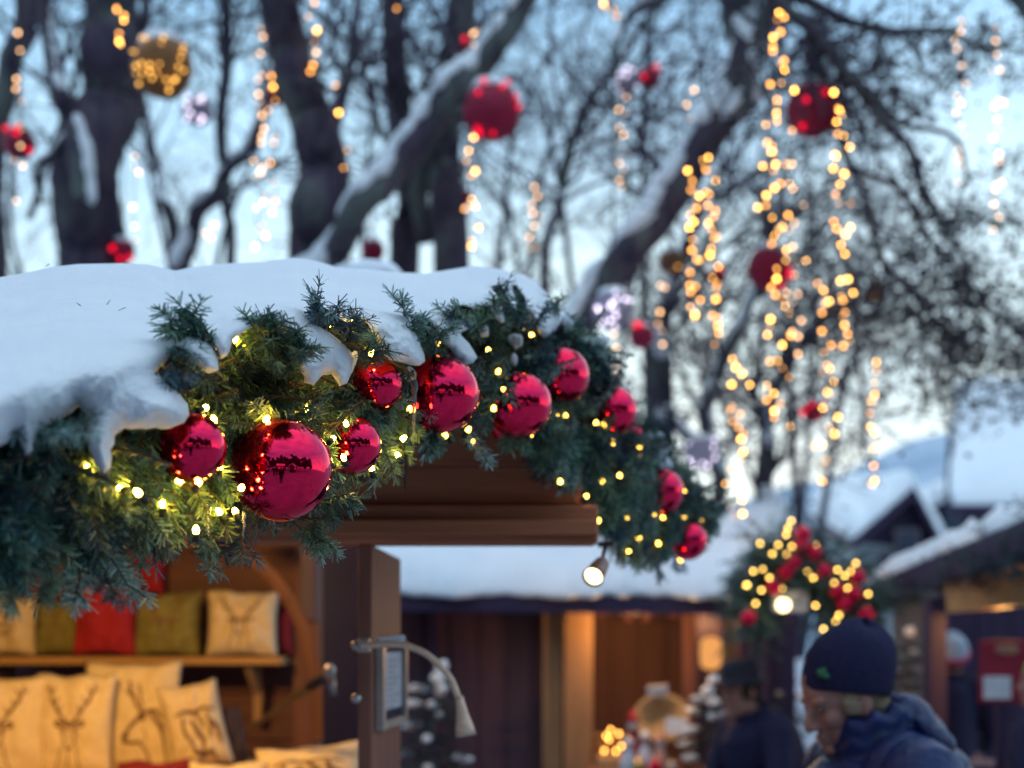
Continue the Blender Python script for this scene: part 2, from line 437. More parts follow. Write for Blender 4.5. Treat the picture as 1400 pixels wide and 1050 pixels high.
class Fir:
    """stems and needles of fir boughs, gathered as arrays"""
    def __init__(self): self.cull = False; self.V = []; self.Q = []; self.C = []; self.n = 0; self.stems = MB()
    def needles(self, pts, side, dens=1050, nl=.019, nw=.0017, base=(.03, .06, .045), flat=.70):
        pts = np.array(pts, dtype=float)
        seg = np.diff(pts, axis=0); L = np.linalg.norm(seg, axis=1); cum = np.concatenate([[0], np.cumsum(L)])
        N = int(cum[-1] * dens)
        if N < 4: return False
        s = np.sort(rng.uniform(0, cum[-1], N)); s[-6:] = cum[-1] * rng.uniform(.97, 1, 6)
        i = np.clip(np.searchsorted(cum, s) - 1, 0, len(L) - 1)
        f = ((s - cum[i]) / np.maximum(L[i], 1e-9))[:, None]
        p = pts[i] * (1 - f) + pts[i + 1] * f
        t = seg[i] / np.maximum(L[i], 1e-9)[:, None]
        side = np.array(side, dtype=float)
        u = np.cross(t, side); u /= np.maximum(np.linalg.norm(u, axis=1), 1e-9)[:, None]      # up-normal of the spray
        sd = np.cross(u, t)
        lr = rng.choice([-1., 1.], N)
        az = rng.normal(0, 1, N) * (1 - flat) * 1.9 + rng.uniform(0.0, .55, N)
        rad = sd * (lr * np.cos(az))[:, None] + u * np.sin(az)[:, None]
        frac = s / cum[-1]
        ang = np.radians(np.where(frac > .96, rng.uniform(8, 45, N), rng.uniform(42, 68, N)))
        d = t * np.cos(ang)[:, None] + rad * np.sin(ang)[:, None]
        ln = nl * rng.uniform(.75, 1.15, N) * np.clip(.7 + frac * 2, 0, 1) * np.clip(1.25 - .45 * frac, 0, 1)
        tip = p + d * ln[:, None] + np.array([0, 0, -.0012])
        wv = np.cross(d, u + rng.normal(0, .35, (N, 3))); wv /= np.maximum(np.linalg.norm(wv, axis=1), 1e-9)[:, None]
        wd = (nw * rng.uniform(.8, 1.2, N) / 2)[:, None]
        mid = p + (tip - p) * .55
        keep = np.ones(N, bool)
        if self.cull:                                # nothing green grows out of the middle of the snow
            P2 = np.stack([700 + F * tip[:, 0] / tip[:, 1], HZ - F * (tip[:, 2] - EYE) / tip[:, 1]], 1)
            keep = ~(inside(P2, poly) & (near(P2, edge)[0] > np.where(P2[:, 0] > 420, rng.uniform(-1, 3), rng.uniform(0, 8))))
            if keep.sum() < .6 * N: return False
        V = np.empty((N, 4, 3)); V[:, 0] = p + wv * wd * .7; V[:, 1] = p - wv * wd * .7; V[:, 2] = tip - wv * wd * .55; V[:, 3] = tip + wv * wd * .55
        c = np.array(base)[None] * rng.uniform(.65, 1.4, (N, 1)) + rng.uniform(0, .012, (N, 1)) * np.array([.7, 1, .9])
        c = np.where(rng.random((N, 1)) < .28, c * 1.55 + np.array([.006, .012, .018]), c)   # glaucous undersides
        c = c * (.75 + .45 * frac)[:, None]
        V = V[keep]; c = c[keep]; N = len(V)
        self.V.append(V.reshape(-1, 3)); self.C.append(np.repeat(c, 4, 0))
        self.Q.append(np.arange(4 * N).reshape(N, 4) + self.n); self.n += 4 * N
        return True
    def spray(self, b, d, L, nshoot=3, droop=.25, base=(.03, .06, .045), nl=.019, view=None, spread=.75, dens=1050, nw=.0017):
        b = np.array(b, dtype=float); d = np.array(d, dtype=float); d /= np.linalg.norm(d)
        side = np.cross(d, np.array([0, 0, 1.]) if abs(d[2]) < .93 else np.array([.3, 1, 0]))
        side = side + rng.normal(0, .45, 3) * np.linalg.norm(side); side -= d * side.dot(d); side /= np.linalg.norm(side)
        def stem(o, dr, ln, k=6):
            ps = [o]; p = o.copy(); dd = dr.copy()
            for i in range(k):
                dd = dd + np.array([0, 0, -droop / k]) + rng.normal(0, .045, 3); dd /= np.linalg.norm(dd)
                p = p + dd * ln / k; ps.append(p.copy())
            return np.array(ps)
        main = stem(b, d, L)
        if not self.needles(main, side, dens, nl, nw, base): return
        self.stems.tube(main.tolist(), np.linspace(.0026, .001, len(main)).tolist(), 4)
        for j in range(nshoot):
            f = .22 + .6 * (j + rng.uniform(0, .6)) / max(1, nshoot); k = f * (len(main) - 1); i = int(k)
            o = main[i] * (1 - (k - i)) + main[min(i + 1, len(main) - 1)] * (k - i)
            sg = 1 if j % 2 == 0 else -1
            tdir = main[min(i + 1, len(main) - 1)] - main[i]; tdir /= np.linalg.norm(tdir)
            dr = tdir * .75 + side * sg * spread + rng.normal(0, .12, 3); dr /= np.linalg.norm(dr)
            st = stem(o, dr, L * rng.uniform(.34, .55) * (1.15 - f * .5), 4)
            if self.needles(st, side, dens, nl * .92, nw, base): self.stems.tube(st.tolist(), np.linspace(.0018, .0008, len(st)).tolist(), 3)
    def mesh(self, name, mat):
        return raw_mesh(name, np.concatenate(self.V), np.concatenate(self.Q), mat, np.concatenate(self.C))

# outline of the snow lying over the boughs (survey units)
RIDGE = [(-640, 425), (-420, 400), (-200, 392), (-60, 384), (0, 379), (29, 374), (71, 365), (107, 361), (168, 360), (201, 361), (221, 366), (240, 370), (264, 365), (296, 361), (357, 358), (404, 352), (429, 356), (464, 366), (500, 368), (538, 372), (581, 374), (613, 369), (649, 363), (691, 369), (716, 376), (734, 385), (749, 404), (766, 422), (780, 440)]
EDGE = [(-640, 690), (-520, 665), (-440, 690), (-400, 668), (-300, 650), (-200, 640), (-90, 628), (0, 610), (21, 597), (30, 610), (36, 624), (44, 618), (52, 594), (71, 579), (93, 570), (107, 556), (120, 566), (119, 592), (122, 615), (130, 634), (141, 648), (150, 640), (152, 615), (158, 597), (170, 587), (200, 587), (232, 586), (252, 577), (259, 566), (257, 552), (243, 536), (223, 520), (214, 506), (226, 498), (236, 482), (246, 480), (256, 492), (270, 502), (286, 511), (297, 506), (297, 490), (286, 470), (270, 450), (252, 434), (238, 429), (246, 421), (264, 428), (280, 445), (294, 470), (303, 490), (312, 488), (318, 466), (332, 456), (345, 448), (340, 440), (354, 435), (376, 437), (391, 447), (402, 465), (409, 495), (416, 524), (428, 526), (440, 514), (454, 512), (464, 528), (474, 524), (481, 508), (484, 490), (474, 474), (461, 462), (440, 448), (424, 440), (423, 430), (434, 421), (446, 424), (460, 432), (474, 440), (492, 436), (503, 444), (512, 462), (520, 482), (532, 492), (548, 494), (562, 500), (574, 500), (582, 494), (578, 476), (566, 452), (562, 440), (572, 430), (584, 436), (598, 452), (608, 470), (622, 486), (636, 499), (648, 497), (652, 488), (642, 470), (628, 455), (640, 452), (636, 440), (622, 424), (630, 416), (650, 424), (664, 416), (672, 424), (684, 443), (692, 440), (688, 424), (680, 404), (670, 392), (684, 390), (694, 404), (706, 428), (712, 430), (704, 404), (698, 390), (706, 388), (718, 408), (726, 430), (734, 455), (744, 462), (754, 458), (762, 446), (768, 436), (780, 440)]
_E = []
for i_ in range(len(EDGE) - 1):                        # crumbly edge
    (x0_, y0_), (x1_, y1_) = EDGE[i_], EDGE[i_ + 1]; n_ = max(1, int(math.hypot(x1_ - x0_, y1_ - y0_) / 9))
    for k_ in range(n_):
        f_ = k_ / n_; x_, y_ = x0_ + (x1_ - x0_) * f_, y0_ + (y1_ - y0_) * f_
        _E.append((x_ + 3.2 * noise.noise(Vector((x_ * .11, y_ * .11, 1))), y_ + 4.5 * noise.noise(Vector((x_ * .11, y_ * .11, 8)))))
EDGE = _E + [EDGE[-1]]
poly = np.array(EDGE + RIDGE[::-1], dtype=float)
edge = np.array(EDGE, dtype=float)
rx = np.array([p[0] for p in RIDGE], float); ry = np.array([p[1] for p in RIDGE], float)
def inside(P2, pg):
    x, y = P2[:, 0], P2[:, 1]; r = np.zeros(len(P2), bool); j = len(pg) - 1
    for i in range(len(pg)):
        xi, yi = pg[i]; xj, yj = pg[j]
        c = ((yi > y) != (yj > y)) & (x < (xj - xi) * (y - yi) / ((yj - yi) + 1e-12) + xi); r ^= c; j = i
    return r
def near(P2, ln):
    bd = np.full(len(P2), 1e9); bp = np.zeros_like(P2)
    for i in range(len(ln) - 1):
        a0, d0 = ln[i], ln[i + 1] - ln[i]; L2 = d0.dot(d0) + 1e-12
        t = np.clip(((P2 - a0) @ d0) / L2, 0, 1)[:, None]; q = a0 + t * d0; d = np.linalg.norm(P2 - q, axis=1)
        m = d < bd; bd[m] = d[m]; bp[m] = q[m]
    return bd, bp

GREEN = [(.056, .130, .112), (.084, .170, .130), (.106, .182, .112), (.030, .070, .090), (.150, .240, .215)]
garland = thing('fir_garland', at(400, 600, 2.1), 'thick green fir garland along the snowy hut gable, holding red baubles and fairy lights', 'garland')
fir = Fir()
dpx_w = np.array([g for g in np.diff(G_PX)])
N_SPRAY = 1040
fir.cull = True
for k in range(N_SPRAY):
    px = rng.uniform(-170, 968) if k < N_SPRAY - 240 else rng.uniform(730, 968)
    t, b = float(gt(px)), float(gb(px)); hpx = (b - t) / 2; Y0 = float(lineY(px)); R = hpx / F * Y0
    sv = rng.uniform(-.98, .92)                    # where across the bundle the tip ends up
    if px < 330: sv = rng.uniform(-.85, .95)
    if inside(np.array([[px, (t + b) / 2 + sv * hpx]]), poly)[0] and near(np.array([[px, (t + b) / 2 + sv * hpx]]), edge)[0][0] > 5: continue
    L = min(rng.uniform(.085, .15), R * 1.35 + .03)
    tip = atn(px, (t + b) / 2 + sv * hpx, Y0)
    out = np.array([rng.normal(.10, .42), -abs(rng.normal(.55, .35)) * math.sqrt(max(.05, 1 - sv * sv)) - .05, -sv * .75 - .22 + rng.normal(0, .28)])
    if sv > .25: out += np.array([rng.normal(0, .1), .15, -.75 * sv])       # lower boughs hang
    if px < 260 and sv > -.3:                       # the long brushes on the near left hang straight down
        out = np.array([rng.normal(.06, .2), -abs(rng.normal(.22, .15)), -1 + rng.normal(0, .15)]); L = rng.uniform(.10, .17)
        nsh = int(rng.integers(0, 3))
    else: nsh = int(rng.integers(1, 4))
    out /= np.linalg.norm(out)
    tip[1] = float(front(px, (t + b) / 2 + sv * hpx)) + rng.uniform(-.01, .06)
    base = tip - out * L * .92
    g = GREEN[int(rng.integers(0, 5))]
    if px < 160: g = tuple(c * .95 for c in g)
    dz_ = tip[1] - float(front(px, (t + b) / 2 + sv * hpx)); g = tuple(q * (1.12 if dz_ < .025 else .68) for q in g)  # front sprays lightened, deep ones darkened: shade painted into the needle colour
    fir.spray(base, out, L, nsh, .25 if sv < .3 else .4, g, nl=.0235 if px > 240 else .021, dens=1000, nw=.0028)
# sprigs that come up through the snow or hang clear of the bundle: (px, py) base -> tip
SPR = [((300, 478), (226, 420)), ((298, 480), (250, 428)), ((300, 500), (236, 470)), ((292, 515), (222, 508)), ((262, 530), (214, 500)),
       ((372, 490), (345, 426)), ((378, 495), (372, 424)), ((385, 500), (400, 440)), ((372, 500), (352, 455)), ((395, 510), (412, 462)),
       ((432, 448), (428, 404)), ((440, 450), (438, 398)), ((448, 455), (458, 425)), ((470, 470), (485, 440)), ((492, 480), (520, 455)), ((500, 500), (524, 470)),
       ((575, 480), (566, 440)), ((585, 485), (578, 432)), ((592, 490), (604, 450)), ((560, 430), (548, 412)), ((620, 440), (624, 412)), ((628, 440), (614, 420)),
       ((680, 440), (668, 392)), ((690, 430), (690, 384)), ((712, 450), (722, 410)), ((730, 460), (745, 425)), ((660, 470), (652, 425)), ((765, 430), (762, 402)), ((790, 460), (812, 450)),
       ((440, 700), (438, 760)), ((425, 705), (425, 752)), ((430, 690), (490, 690)), ((415, 690), (470, 672)), ((330, 720), (330, 770)), ((290, 735), (290, 778)),
       ((640, 590), (668, 634)), ((80, 590), (92, 556)), ((62, 600), (70, 580)), ((148, 780), (150, 818)), ((60, 790), (52, 822)), ((110, 780), (112, 820)), ((178, 775), (180, 815)), ((20, 800), (12, 826)),
       ((890, 740), (905, 795)), ((920, 740), (925, 785)), ((870, 720), (862, 775)), ((945, 700), (962, 690))]
for k in range(210):                                  # the garland carries on to the hut's near corner
    px = rng.uniform(-600, -170); t, b = float(gt(px)), float(gb(px)); hpx = (b - t) / 2; sv = rng.uniform(-.8, .95)
    out = np.array([rng.normal(.06, .25), -abs(rng.normal(.25, .2)), -1 + rng.normal(0, .25)]); out /= np.linalg.norm(out)
    tip = atn(px, (t + b) / 2 + sv * hpx, float(front(px, (t + b) / 2 + sv * hpx)) + rng.uniform(-.01, .05))
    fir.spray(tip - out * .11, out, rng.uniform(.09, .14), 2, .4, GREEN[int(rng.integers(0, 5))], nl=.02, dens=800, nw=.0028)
fir.cull = False
for (a0, b0) in SPR:
    for q in range(2 if b0[0] < 420 and b0[1] < 480 else 1):
        ax, ay = a0[0] + rng.normal(0, 4), a0[1] + rng.normal(0, 4)
        Ya = float(front(ax, min(max(ay, gt(ax) + 2), gb(ax) - 2)))
        pa = atn(ax, ay, Ya - (.06 if b0[1] < 520 else -.02)); pb = atn(b0[0] + rng.normal(0, 4), b0[1] + rng.normal(0, 3), Ya - (.16 if inside(np.array([[float(b0[0]), float(b0[1])]]), poly)[0] or b0[1] < 520 else .045))
        L = np.linalg.norm(pb - pa)
        fir.spray(pa, pb - pa, L, 2, .05, GREEN[int(rng.integers(0, 5))], nl=.022, spread=.6, nw=.0027, dens=1050)
link('needles', shift_mesh(fir.mesh('needles', M['needle']), garland.location), garland)
fir.stems.build('stems', M['twig'], garland)
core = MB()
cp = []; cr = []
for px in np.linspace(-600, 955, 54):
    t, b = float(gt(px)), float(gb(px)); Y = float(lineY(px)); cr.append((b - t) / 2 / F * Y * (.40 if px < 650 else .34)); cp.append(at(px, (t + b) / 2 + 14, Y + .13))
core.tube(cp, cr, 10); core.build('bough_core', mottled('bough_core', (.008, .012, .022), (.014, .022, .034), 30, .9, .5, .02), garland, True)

# ================================================================== the snow on the roof
def ridgeY(px): return np.interp(px, [-640, -200, 0, 400, 700, 780], [1.95, 2.25, 2.42, 2.72, 3.02, 3.08])
def vnoise(pts, sc_, seed):
    return np.array([noise.noise(Vector((p[0] * sc_[0] + seed, p[1] * sc_[1] + seed * 1.3, seed))) for p in pts])
def snow_surface():
    nx, ny = 510, 124
    gx = np.concatenate([np.linspace(-632, -200, 80), np.linspace(-196, 779, nx - 80)]); V0 = np.linspace(0, 1, ny)
    X, Vv = np.meshgrid(gx, V0); X = X.ravel(); Vv = Vv.ravel()
    top = np.interp(X, rx, ry); Yp = top + Vv * (662 - top)
    P2 = np.stack([X, Yp], 1)
    ins = inside(P2, poly) | (Vv < 1e-6)
    d, q = near(P2, edge); d[~ins] = 0
    Rr = np.interp(X, [-200, 60, 220, 330, 480, 780], [150, 135, 90, 34, 22, 16])
    h = np.sqrt(np.clip(1 - (1 - np.clip(d / Rr, 0, 1)) ** 2, 0, 1))
    keep = ins.copy()
    tr = np.clip((Yp - top) / (np.interp(X, [-200, 0, 200, 300, 400, 600, 680, 740, 780], [560, 545, 490, 445, 434, 436, 418, 414, 445]) - top + 1e-6), 0, 1)
    Yb = ridgeY(X); Yf = front(X, np.clip(Yp, gt(X) + 8, (gt(X) + gb(X)) / 2)) - np.interp(X, [-200, 250, 500, 780], [.20, .18, .145, .115])
    trs = tr * tr * (3 - 2 * tr) * .45 + tr ** .8 * .55
    base = (Yb + (Yf - Yb) * trs).reshape(ny, nx)
    for _ in range(60):                              # settle the drift: no creases
        base[1:-1] = (base[:-2] + 2 * base[1:-1] + base[2:]) / 4
        base[:, 1:-1] = (base[:, :-2] + 2 * base[:, 1:-1] + base[:, 2:]) / 4
    base = base.ravel()
    H = np.interp(X, [-200, 100, 250, 400, 780], [.13, .13, .10, .055, .05])
    n1 = vnoise(np.stack([X + .35 * Yp, Yp], 1), (.0085, .006), 3.1) * .055
    n2 = vnoise(np.stack([X + .8 * (Yp - 360), Yp], 1), (.028, .008), 7.7) * .020
    n3 = vnoise(P2, (.045, .05), 1.7) * .011 + vnoise(P2, (.13, .15), 4.2) * .0050 * (.4 + 1.2 * np.clip(tr, 0, 1)) + vnoise(P2, (.30, .30), 9.2) * .0018 * np.clip(tr * 1.5 - .3, 0, 1)
    n3 = n3 * np.interp(X, [0, 300, 450], [.4, .6, 1.0])
    # furrows where melt water ran between the lobes
    fur = np.zeros(len(X))
    for (x0, y0, x1, y1, wd, dep) in [(246, 376, 318, 462, 12, .03), (405, 365, 455, 440, 10, .022), (505, 378, 560, 440, 12, .025), (600, 378, 640, 440, 9, .02), (180, 420, 250, 530, 22, .02)]:
        a0 = np.array([x0, y0]); d0 = np.array([x1 - x0, y1 - y0]); t = np.clip(((P2 - a0) @ d0) / d0.dot(d0), 0, 1)
        dd = np.linalg.norm(P2 - (a0 + t[:, None] * d0), axis=1); fur += dep * np.exp(-(dd / wd) ** 2) * np.sin(PI * np.clip(t, .02, .98)) ** .5
    Y = base + (1 - h) * H + (n1 + n2) * np.clip(tr * 4, .15, 1) + n3 + fur * np.clip(tr * 6, 0, 1)
    mv = ~ins
    P2m = P2.copy(); P2m[mv] = q[mv]
    XYZ = atn(P2m[:, 0], P2m[:, 1], Y)
    # crest: push the rows nearest the ridge into a rounded top, and close it down the back
    idx = np.arange(nx * ny).reshape(ny, nx)
    quads = np.stack([idx[:-1, :-1], idx[1:, :-1], idx[1:, 1:], idx[:-1, 1:]], -1).reshape(-1, 4)
    quads = quads[ins[quads].any(1)]
    crest = XYZ[:nx]; back = []
    for j, (dy, dz) in enumerate([(.03, -.003), (.08, -.012), (.15, -.035), (.3, -.10), (.7, -.18), (1.6, -.26)]):
        back.append(crest + np.array([-.25 * dy, dy, dz]))
    XYZ = np.concatenate([XYZ] + back); b0 = nx * ny
    bi = np.concatenate([idx[:1], np.arange(b0, b0 + 6 * nx).reshape(6, nx)])
    bq = np.stack([bi[1:, :-1], bi[:-1, :-1], bi[:-1, 1:], bi[1:, 1:]], -1).reshape(-1, 4)
    Q = np.concatenate([quads, bq]); used = np.unique(Q); mp_ = np.full(len(XYZ), -1); mp_[used] = np.arange(len(used))
    return XYZ[used], mp_[Q]
sv_, sq_ = snow_surface()
snow = link('snow', raw_mesh('snow', sv_, sq_, M['snow'], smooth=True))
tag(snow, 'thick smooth snow lying on the hut roof, hanging over the garland in lobes', 'snow', kind='stuff')
fl = MB()
for k in rng.integers(0, 430 * 60, 26):                 # needles and bits of twig blown onto the snow
    p = Vector(sv_[min(int(k), len(sv_) - 1)]) + Vector((0, -.004, .003)); d_ = Vector((rng.normal(), rng.normal() * .4, rng.normal() * .4)).normalized() * rng.uniform(.004, .011)
    if int(k) % 3: continue
    fl.tube([p - d_ * .7, p + d_ * .7], [.0007, .0004], 4)
tag(fl.build('fallen_needles', M['twig'], None), 'a few brown needles and flecks blown onto the roof snow', 'needles', kind='stuff')
# small clumps caught in the boughs
cl = MB()
for (px, py, w_, h_) in [(702, 474, 9, 14), (806, 462, 16, 10), (822, 470, 12, 8), (898, 612, 15, 20), (905, 632, 12, 14), (888, 596, 9, 9), (478, 500, 10, 16), (440, 505, 14, 10), (392, 452, 12, 9), (716, 440, 8, 12), (662, 450, 8, 9), (776, 440, 12, 10), (850, 530, 8, 6), (560, 512, 9, 12), (570, 524, 7, 12)]:
    py2 = max(py, float(gt(px)) + 3); Y = float(front(px, py2)) - .012
    for q in range(5):
        s = Y / F
        cl.ell(at(px + rng.normal(0, w_ * .4), py + rng.normal(0, h_ * .4), Y + rng.uniform(-.01, .02)), (w_ * s * rng.uniform(.5, .8), w_ * s * .7, h_ * s * rng.uniform(.5, .8)), None, 12, 8, .5, q * 3.1 + px)
tag(link('snow_clumps', remeshed(cl, 'snow_clumps', M['snow'], .004, 2)), 'small lumps of snow caught in the fir garland twigs', 'snow', kind='stuff')

# ================================================================== baubles
def bauble(px, py, d, dY, label, mat='bauble'):
    Y = float(lineY(px)) - .055 + dY; r = d / 2 / F * Y; c = at(px, py, Y)
    t = thing('red_bauble', c, label, 'bauble', 'red mirror baubles on the fir garland')
    s = MB().ell((0, 0, 0), r, None, 64, 40)
    link('ball', s.data('ball', M[mat], None, True), t)
    tilt = Euler((rng.uniform(-1.1, -.6), rng.uniform(-.3, .3), 0)).to_matrix().to_4x4()
    cap = MB().lathe([(r * .001, r * 1.12), (r * .13, r * 1.12), (r * .14, r * 1.1), (r * .15, r * .985)], tilt, 20)
    cp_ = link('cap', cap.data('cap', M['gold_cap'], None, True), t)
    lp = MB(); lp.tube([tilt @ Vector((r * .06 * math.cos(a_), 0, r * 1.17 + r * .08 * math.sin(a_))) for a_ in np.linspace(-.4, 2 * PI - .4, 14)], r * .012, 6)
    link('loop', lp.data('loop', M['gold_cap'], None, True), cp_)
    return t
BALLS = [(261, 611, 96, -.03, 'small red bauble tucked under the snow lip at the near end of the garland'),
         (384, 642, 142, -.05, 'largest red mirror bauble, hanging low at the front of the garland'),
         (482, 609, 79, -.02, 'small red bauble just behind the largest one, beside a yellow bulb'),
         (514, 526, 75, .0, 'small red bauble high under the snow, above the one beside the yellow bulb'),
         (602, 539, 107, -.04, 'big red bauble in the middle of the garland, right of the snow drip'),
         (641, 538, 44, .10, 'red bauble almost hidden behind the big middle bauble'),
         (709, 553, 91, -.04, 'red bauble above the brown gable board, between two yellow bulbs'),
         (688, 585, 36, .06, 'red bauble peeping out under the lower left of the one above the gable board'),
         (766, 514, 80, -.03, 'red bauble at the top of the gable, under the apex'),
         (795, 494, 36, .12, 'red bauble half hidden behind the one at the gable apex'),
         (836, 562, 70, -.03, 'blurred red bauble where the garland starts to drop beyond the apex'),
         (862, 592, 32, .05, 'small blurred red bauble peeping below the first one beyond the apex'),
         (903, 672, 64, -.03, 'blurred red bauble capped with snow, second from the far lower end'),
         (940, 739, 54, -.02, 'blurred red bauble at the far lower tip of the garland')]
for b_ in BALLS: bauble(*b_)

# ================================================================== fairy lights in the garland
BULBS = [(280, 558), (364, 574), (479, 435), (330, 667), (271, 661), (189, 674), (473, 579), (470, 626), (268, 725), (320, 465), (507, 484), (551, 600), (544, 623), (609, 596), (640, 588), (681, 509), (675, 559), (690, 533), (725, 596), (760, 569), (773, 569), (727, 458), (668, 479), (815, 579), (825, 581), (838, 605), (766, 659), (823, 658), (847, 651), (875, 611), (874, 622), (801, 679), (818, 712), (858, 708), (893, 705), (906, 708), (935, 672), (907, 700), (935, 708), (958, 712), (930, 767), (873, 737), (900, 743), (807, 704), (860, 755), (322, 700), (292, 575), (452, 445), (303, 462), (455, 600), (508, 640), (600, 470), (645, 605)]
DEEP_FILL = [(165, 668), (222, 690), (246, 660), (120, 640), (340, 590), (300, 640), (420, 560), (300, 700), (560, 560), (440, 480)]   # extra bulbs added deep in the twigs to spread the glow
BULBS += DEEP_FILL
lights = thing('fairy_lights', at(500, 600, 2.2), 'string of small warm yellow bulbs on dark cable wound through the near fir garland', 'fairy lights')
bulb_me = MB().ell((0, 0, 0), (.0038, .0038, .0066), None, 10, 8).data('bulb', M['bulb'], None, True)
bulb_far = MB().ell((0, 0, 0), (.0044, .0044, .007), None, 10, 8).data('bulb', M['bulb_far'], None, True)
sock_me = MB().lathe([(.0042, -.016), (.0048, -.014), (.0046, -.004), (.003, -.003)], None, 8).data('socket', M['wire'], None, True)
bp = []
for (px, py) in BULBS:
    py2 = min(max(py, float(gt(px)) + 4), float(gb(px)) - 4)
    Y = float(front(px, py2)) - (.05 if (px, py) not in DEEP_FILL else -.005)
    p = at(px, py, Y); bp.append(p)
    o = link('bulb', bulb_me if px < 560 else bulb_far, lights); o.location = p - lights.location
    o.rotation_euler = (rng.uniform(-1, 1), rng.uniform(-1, 1), 0)
    link('socket', sock_me, o)
wr = MB()
ordr = sorted(bp, key=lambda p: p.x + rng.normal(0, .02))
path = []
for i, p in enumerate(ordr[:-1]):
    q = ordr[i + 1]; m_ = (p + q) / 2 + Vector((rng.normal(0, .015), .10, rng.normal(-.01, .02)))
    path += [p + Vector((0, .014, 0)), p.lerp(m_, .5) + Vector((0, .05, 0)), m_, q.lerp(m_, .5) + Vector((0, .05, 0))]
wr.tube(path, .0013, 5); wr.build('cable', M['wire'], lights, True)

# ================================================================== icicles
def icicle(px, py0, py1, wpx, label, Y=None):
    Y = float(front(px, min(py0, float(gb(px)) - 4))) - .05 if Y is None else Y
    s = Y / F; top = at(px, py0, Y); L = (py1 - py0) * s; mb = MB()
    pts = [Vector((rng.normal(0, .0006), 0, -L * k / 9)) for k in range(10)]
    mb.tube(pts, [max(.0004, wpx * s / 2 * (1 - k / 9.5) ** .8 * (1 + .12 * math.sin(k * 2.3))) for k in range(10)], 8)
    o = link('icicle', mb.data('icicle', M['ice'], None, True)); o.location = top
    tag(o, label, 'icicle', 'icicles under the garland')
icicle(375, 708, 728, 5, 'short clear icicle under the largest bauble, thicker of the two there', float(lineY(384)) - .10)
icicle(369, 707, 718, 4, 'short clear icicle under the largest bauble, thinner of the two there', float(lineY(384)) - .10)
icicle(285, 688, 735, 7, 'thin icicle catching yellow light, hanging from the near fir twigs left of the largest bauble')
icicle(147, 640, 676, 7, 'icicle hanging from the left snow drip over dark fir boughs')
icicle(513, 648, 684, 4, 'thin icicle below the small bauble beside the yellow bulb')
icicle(566, 520, 602, 10, 'long frosty icicle hanging left of the big middle bauble')
icicle(333, 700, 738, 6, 'icicle tipped with yellow light below the twigs beside the largest bauble')
# ================================================================== the hut under the garland
hut = thing('market_hut', at(500, 1040, 3.2) * 1.0, 'brown timber market hut with snowy gable roof and cushions on show', 'market hut')
hut.location.z = 0
YL = 2.98                                              # lintel plane
def zat(py, Y): return EYE + (HZ - py) / F * Y
def xat(px, Y): return (px - 700) / F * Y
lin = MB(); lin.box(((xat(400, YL) + xat(818, YL)) / 2 - .3, YL + .06, (zat(742, YL) + zat(690, YL)) / 2), (xat(818, YL) - xat(400, YL) + .6, .12, zat(690, YL) - zat(742, YL)))
lin.build('lintel', M['wood_x'], hut, bevel=.006)
lip = MB(); lip.box(((xat(400, YL) + xat(816, YL)) / 2 - .3, YL - .015, zat(722, YL)), (xat(816, YL) - xat(400, YL) + .6, .024, .032))
lip.build('drip_moulding', M['wood_x'], hut, bevel=.004)
gab = MB()
for k in range(5):                                     # gable boarding above the lintel
    z0 = zat(689, YL) + .003 + k * .082
    x1 = xat(796 - 26 * k, YL)
    gab.box(((x1 - 1.0) / 2, YL + .05, z0 + .04), (x1 + 1.0, .03, .079))
gab.build('gable_boarding', M['wood_x'], hut, bevel=.003)
# bargeboard behind the garland, and roof planes
bar = MB(); pts = []
for px in [-600, -190, 150, 400, 600, 738, 800, 850, 900, 945]:
    t, b = float(gt(px)), float(gb(px)); pts.append(at(px, (t + b) / 2 - 8, float(lineY(px)) + .13))
for i in range(len(pts) - 1): bar.beam(pts[i], pts[i + 1] + (pts[i + 1] - pts[i]).normalized() * .004 * (i % 2), .03 + .003 * (i % 2), .10 + .004 * (i % 3))
bar.build('bargeboard', M['wood_x'], hut)
rf = MB()
nx_ = 44; pxs = np.linspace(-600, 745, nx_)
row0 = [at(px, (float(gt(px)) + float(gb(px))) / 2, float(lineY(px)) + .15) for px in pxs]
row1 = [at(px, float(np.interp(px, rx, ry)) + 62, float(ridgeY(px)) + .12) for px in pxs]
row2 = [p + Vector((-.9, 2.5, .16)) for p in row1]
V_ = row0 + row1 + row2
rf.add(V_, [(i, i + 1, nx_ + i + 1, nx_ + i) for i in range(nx_ - 1)] + [(nx_ + i, nx_ + i + 1, 2 * nx_ + i + 1, 2 * nx_ + i) for i in range(nx_ - 1)])
ro = rf.build('roof', M['wood_dark'], hut)
md = ro.modifiers.new('t', 'SOLIDIFY'); md.thickness = .03; md.offset = 0
rt = MB()                                              # the short far slope running down from the apex
A_, B_ = at(765, 452, 3.12), at(950, 716, 3.86)
rt.add([A_, B_, B_ + Vector((-.22, .36, .02)), A_ + Vector((-.22, .36, .02))], [(0, 1, 2, 3)])
r2 = rt.build('roof_slope', M['wood_dark'], hut); md = r2.modifiers.new('t', 'SOLIDIFY'); md.thickness = .025
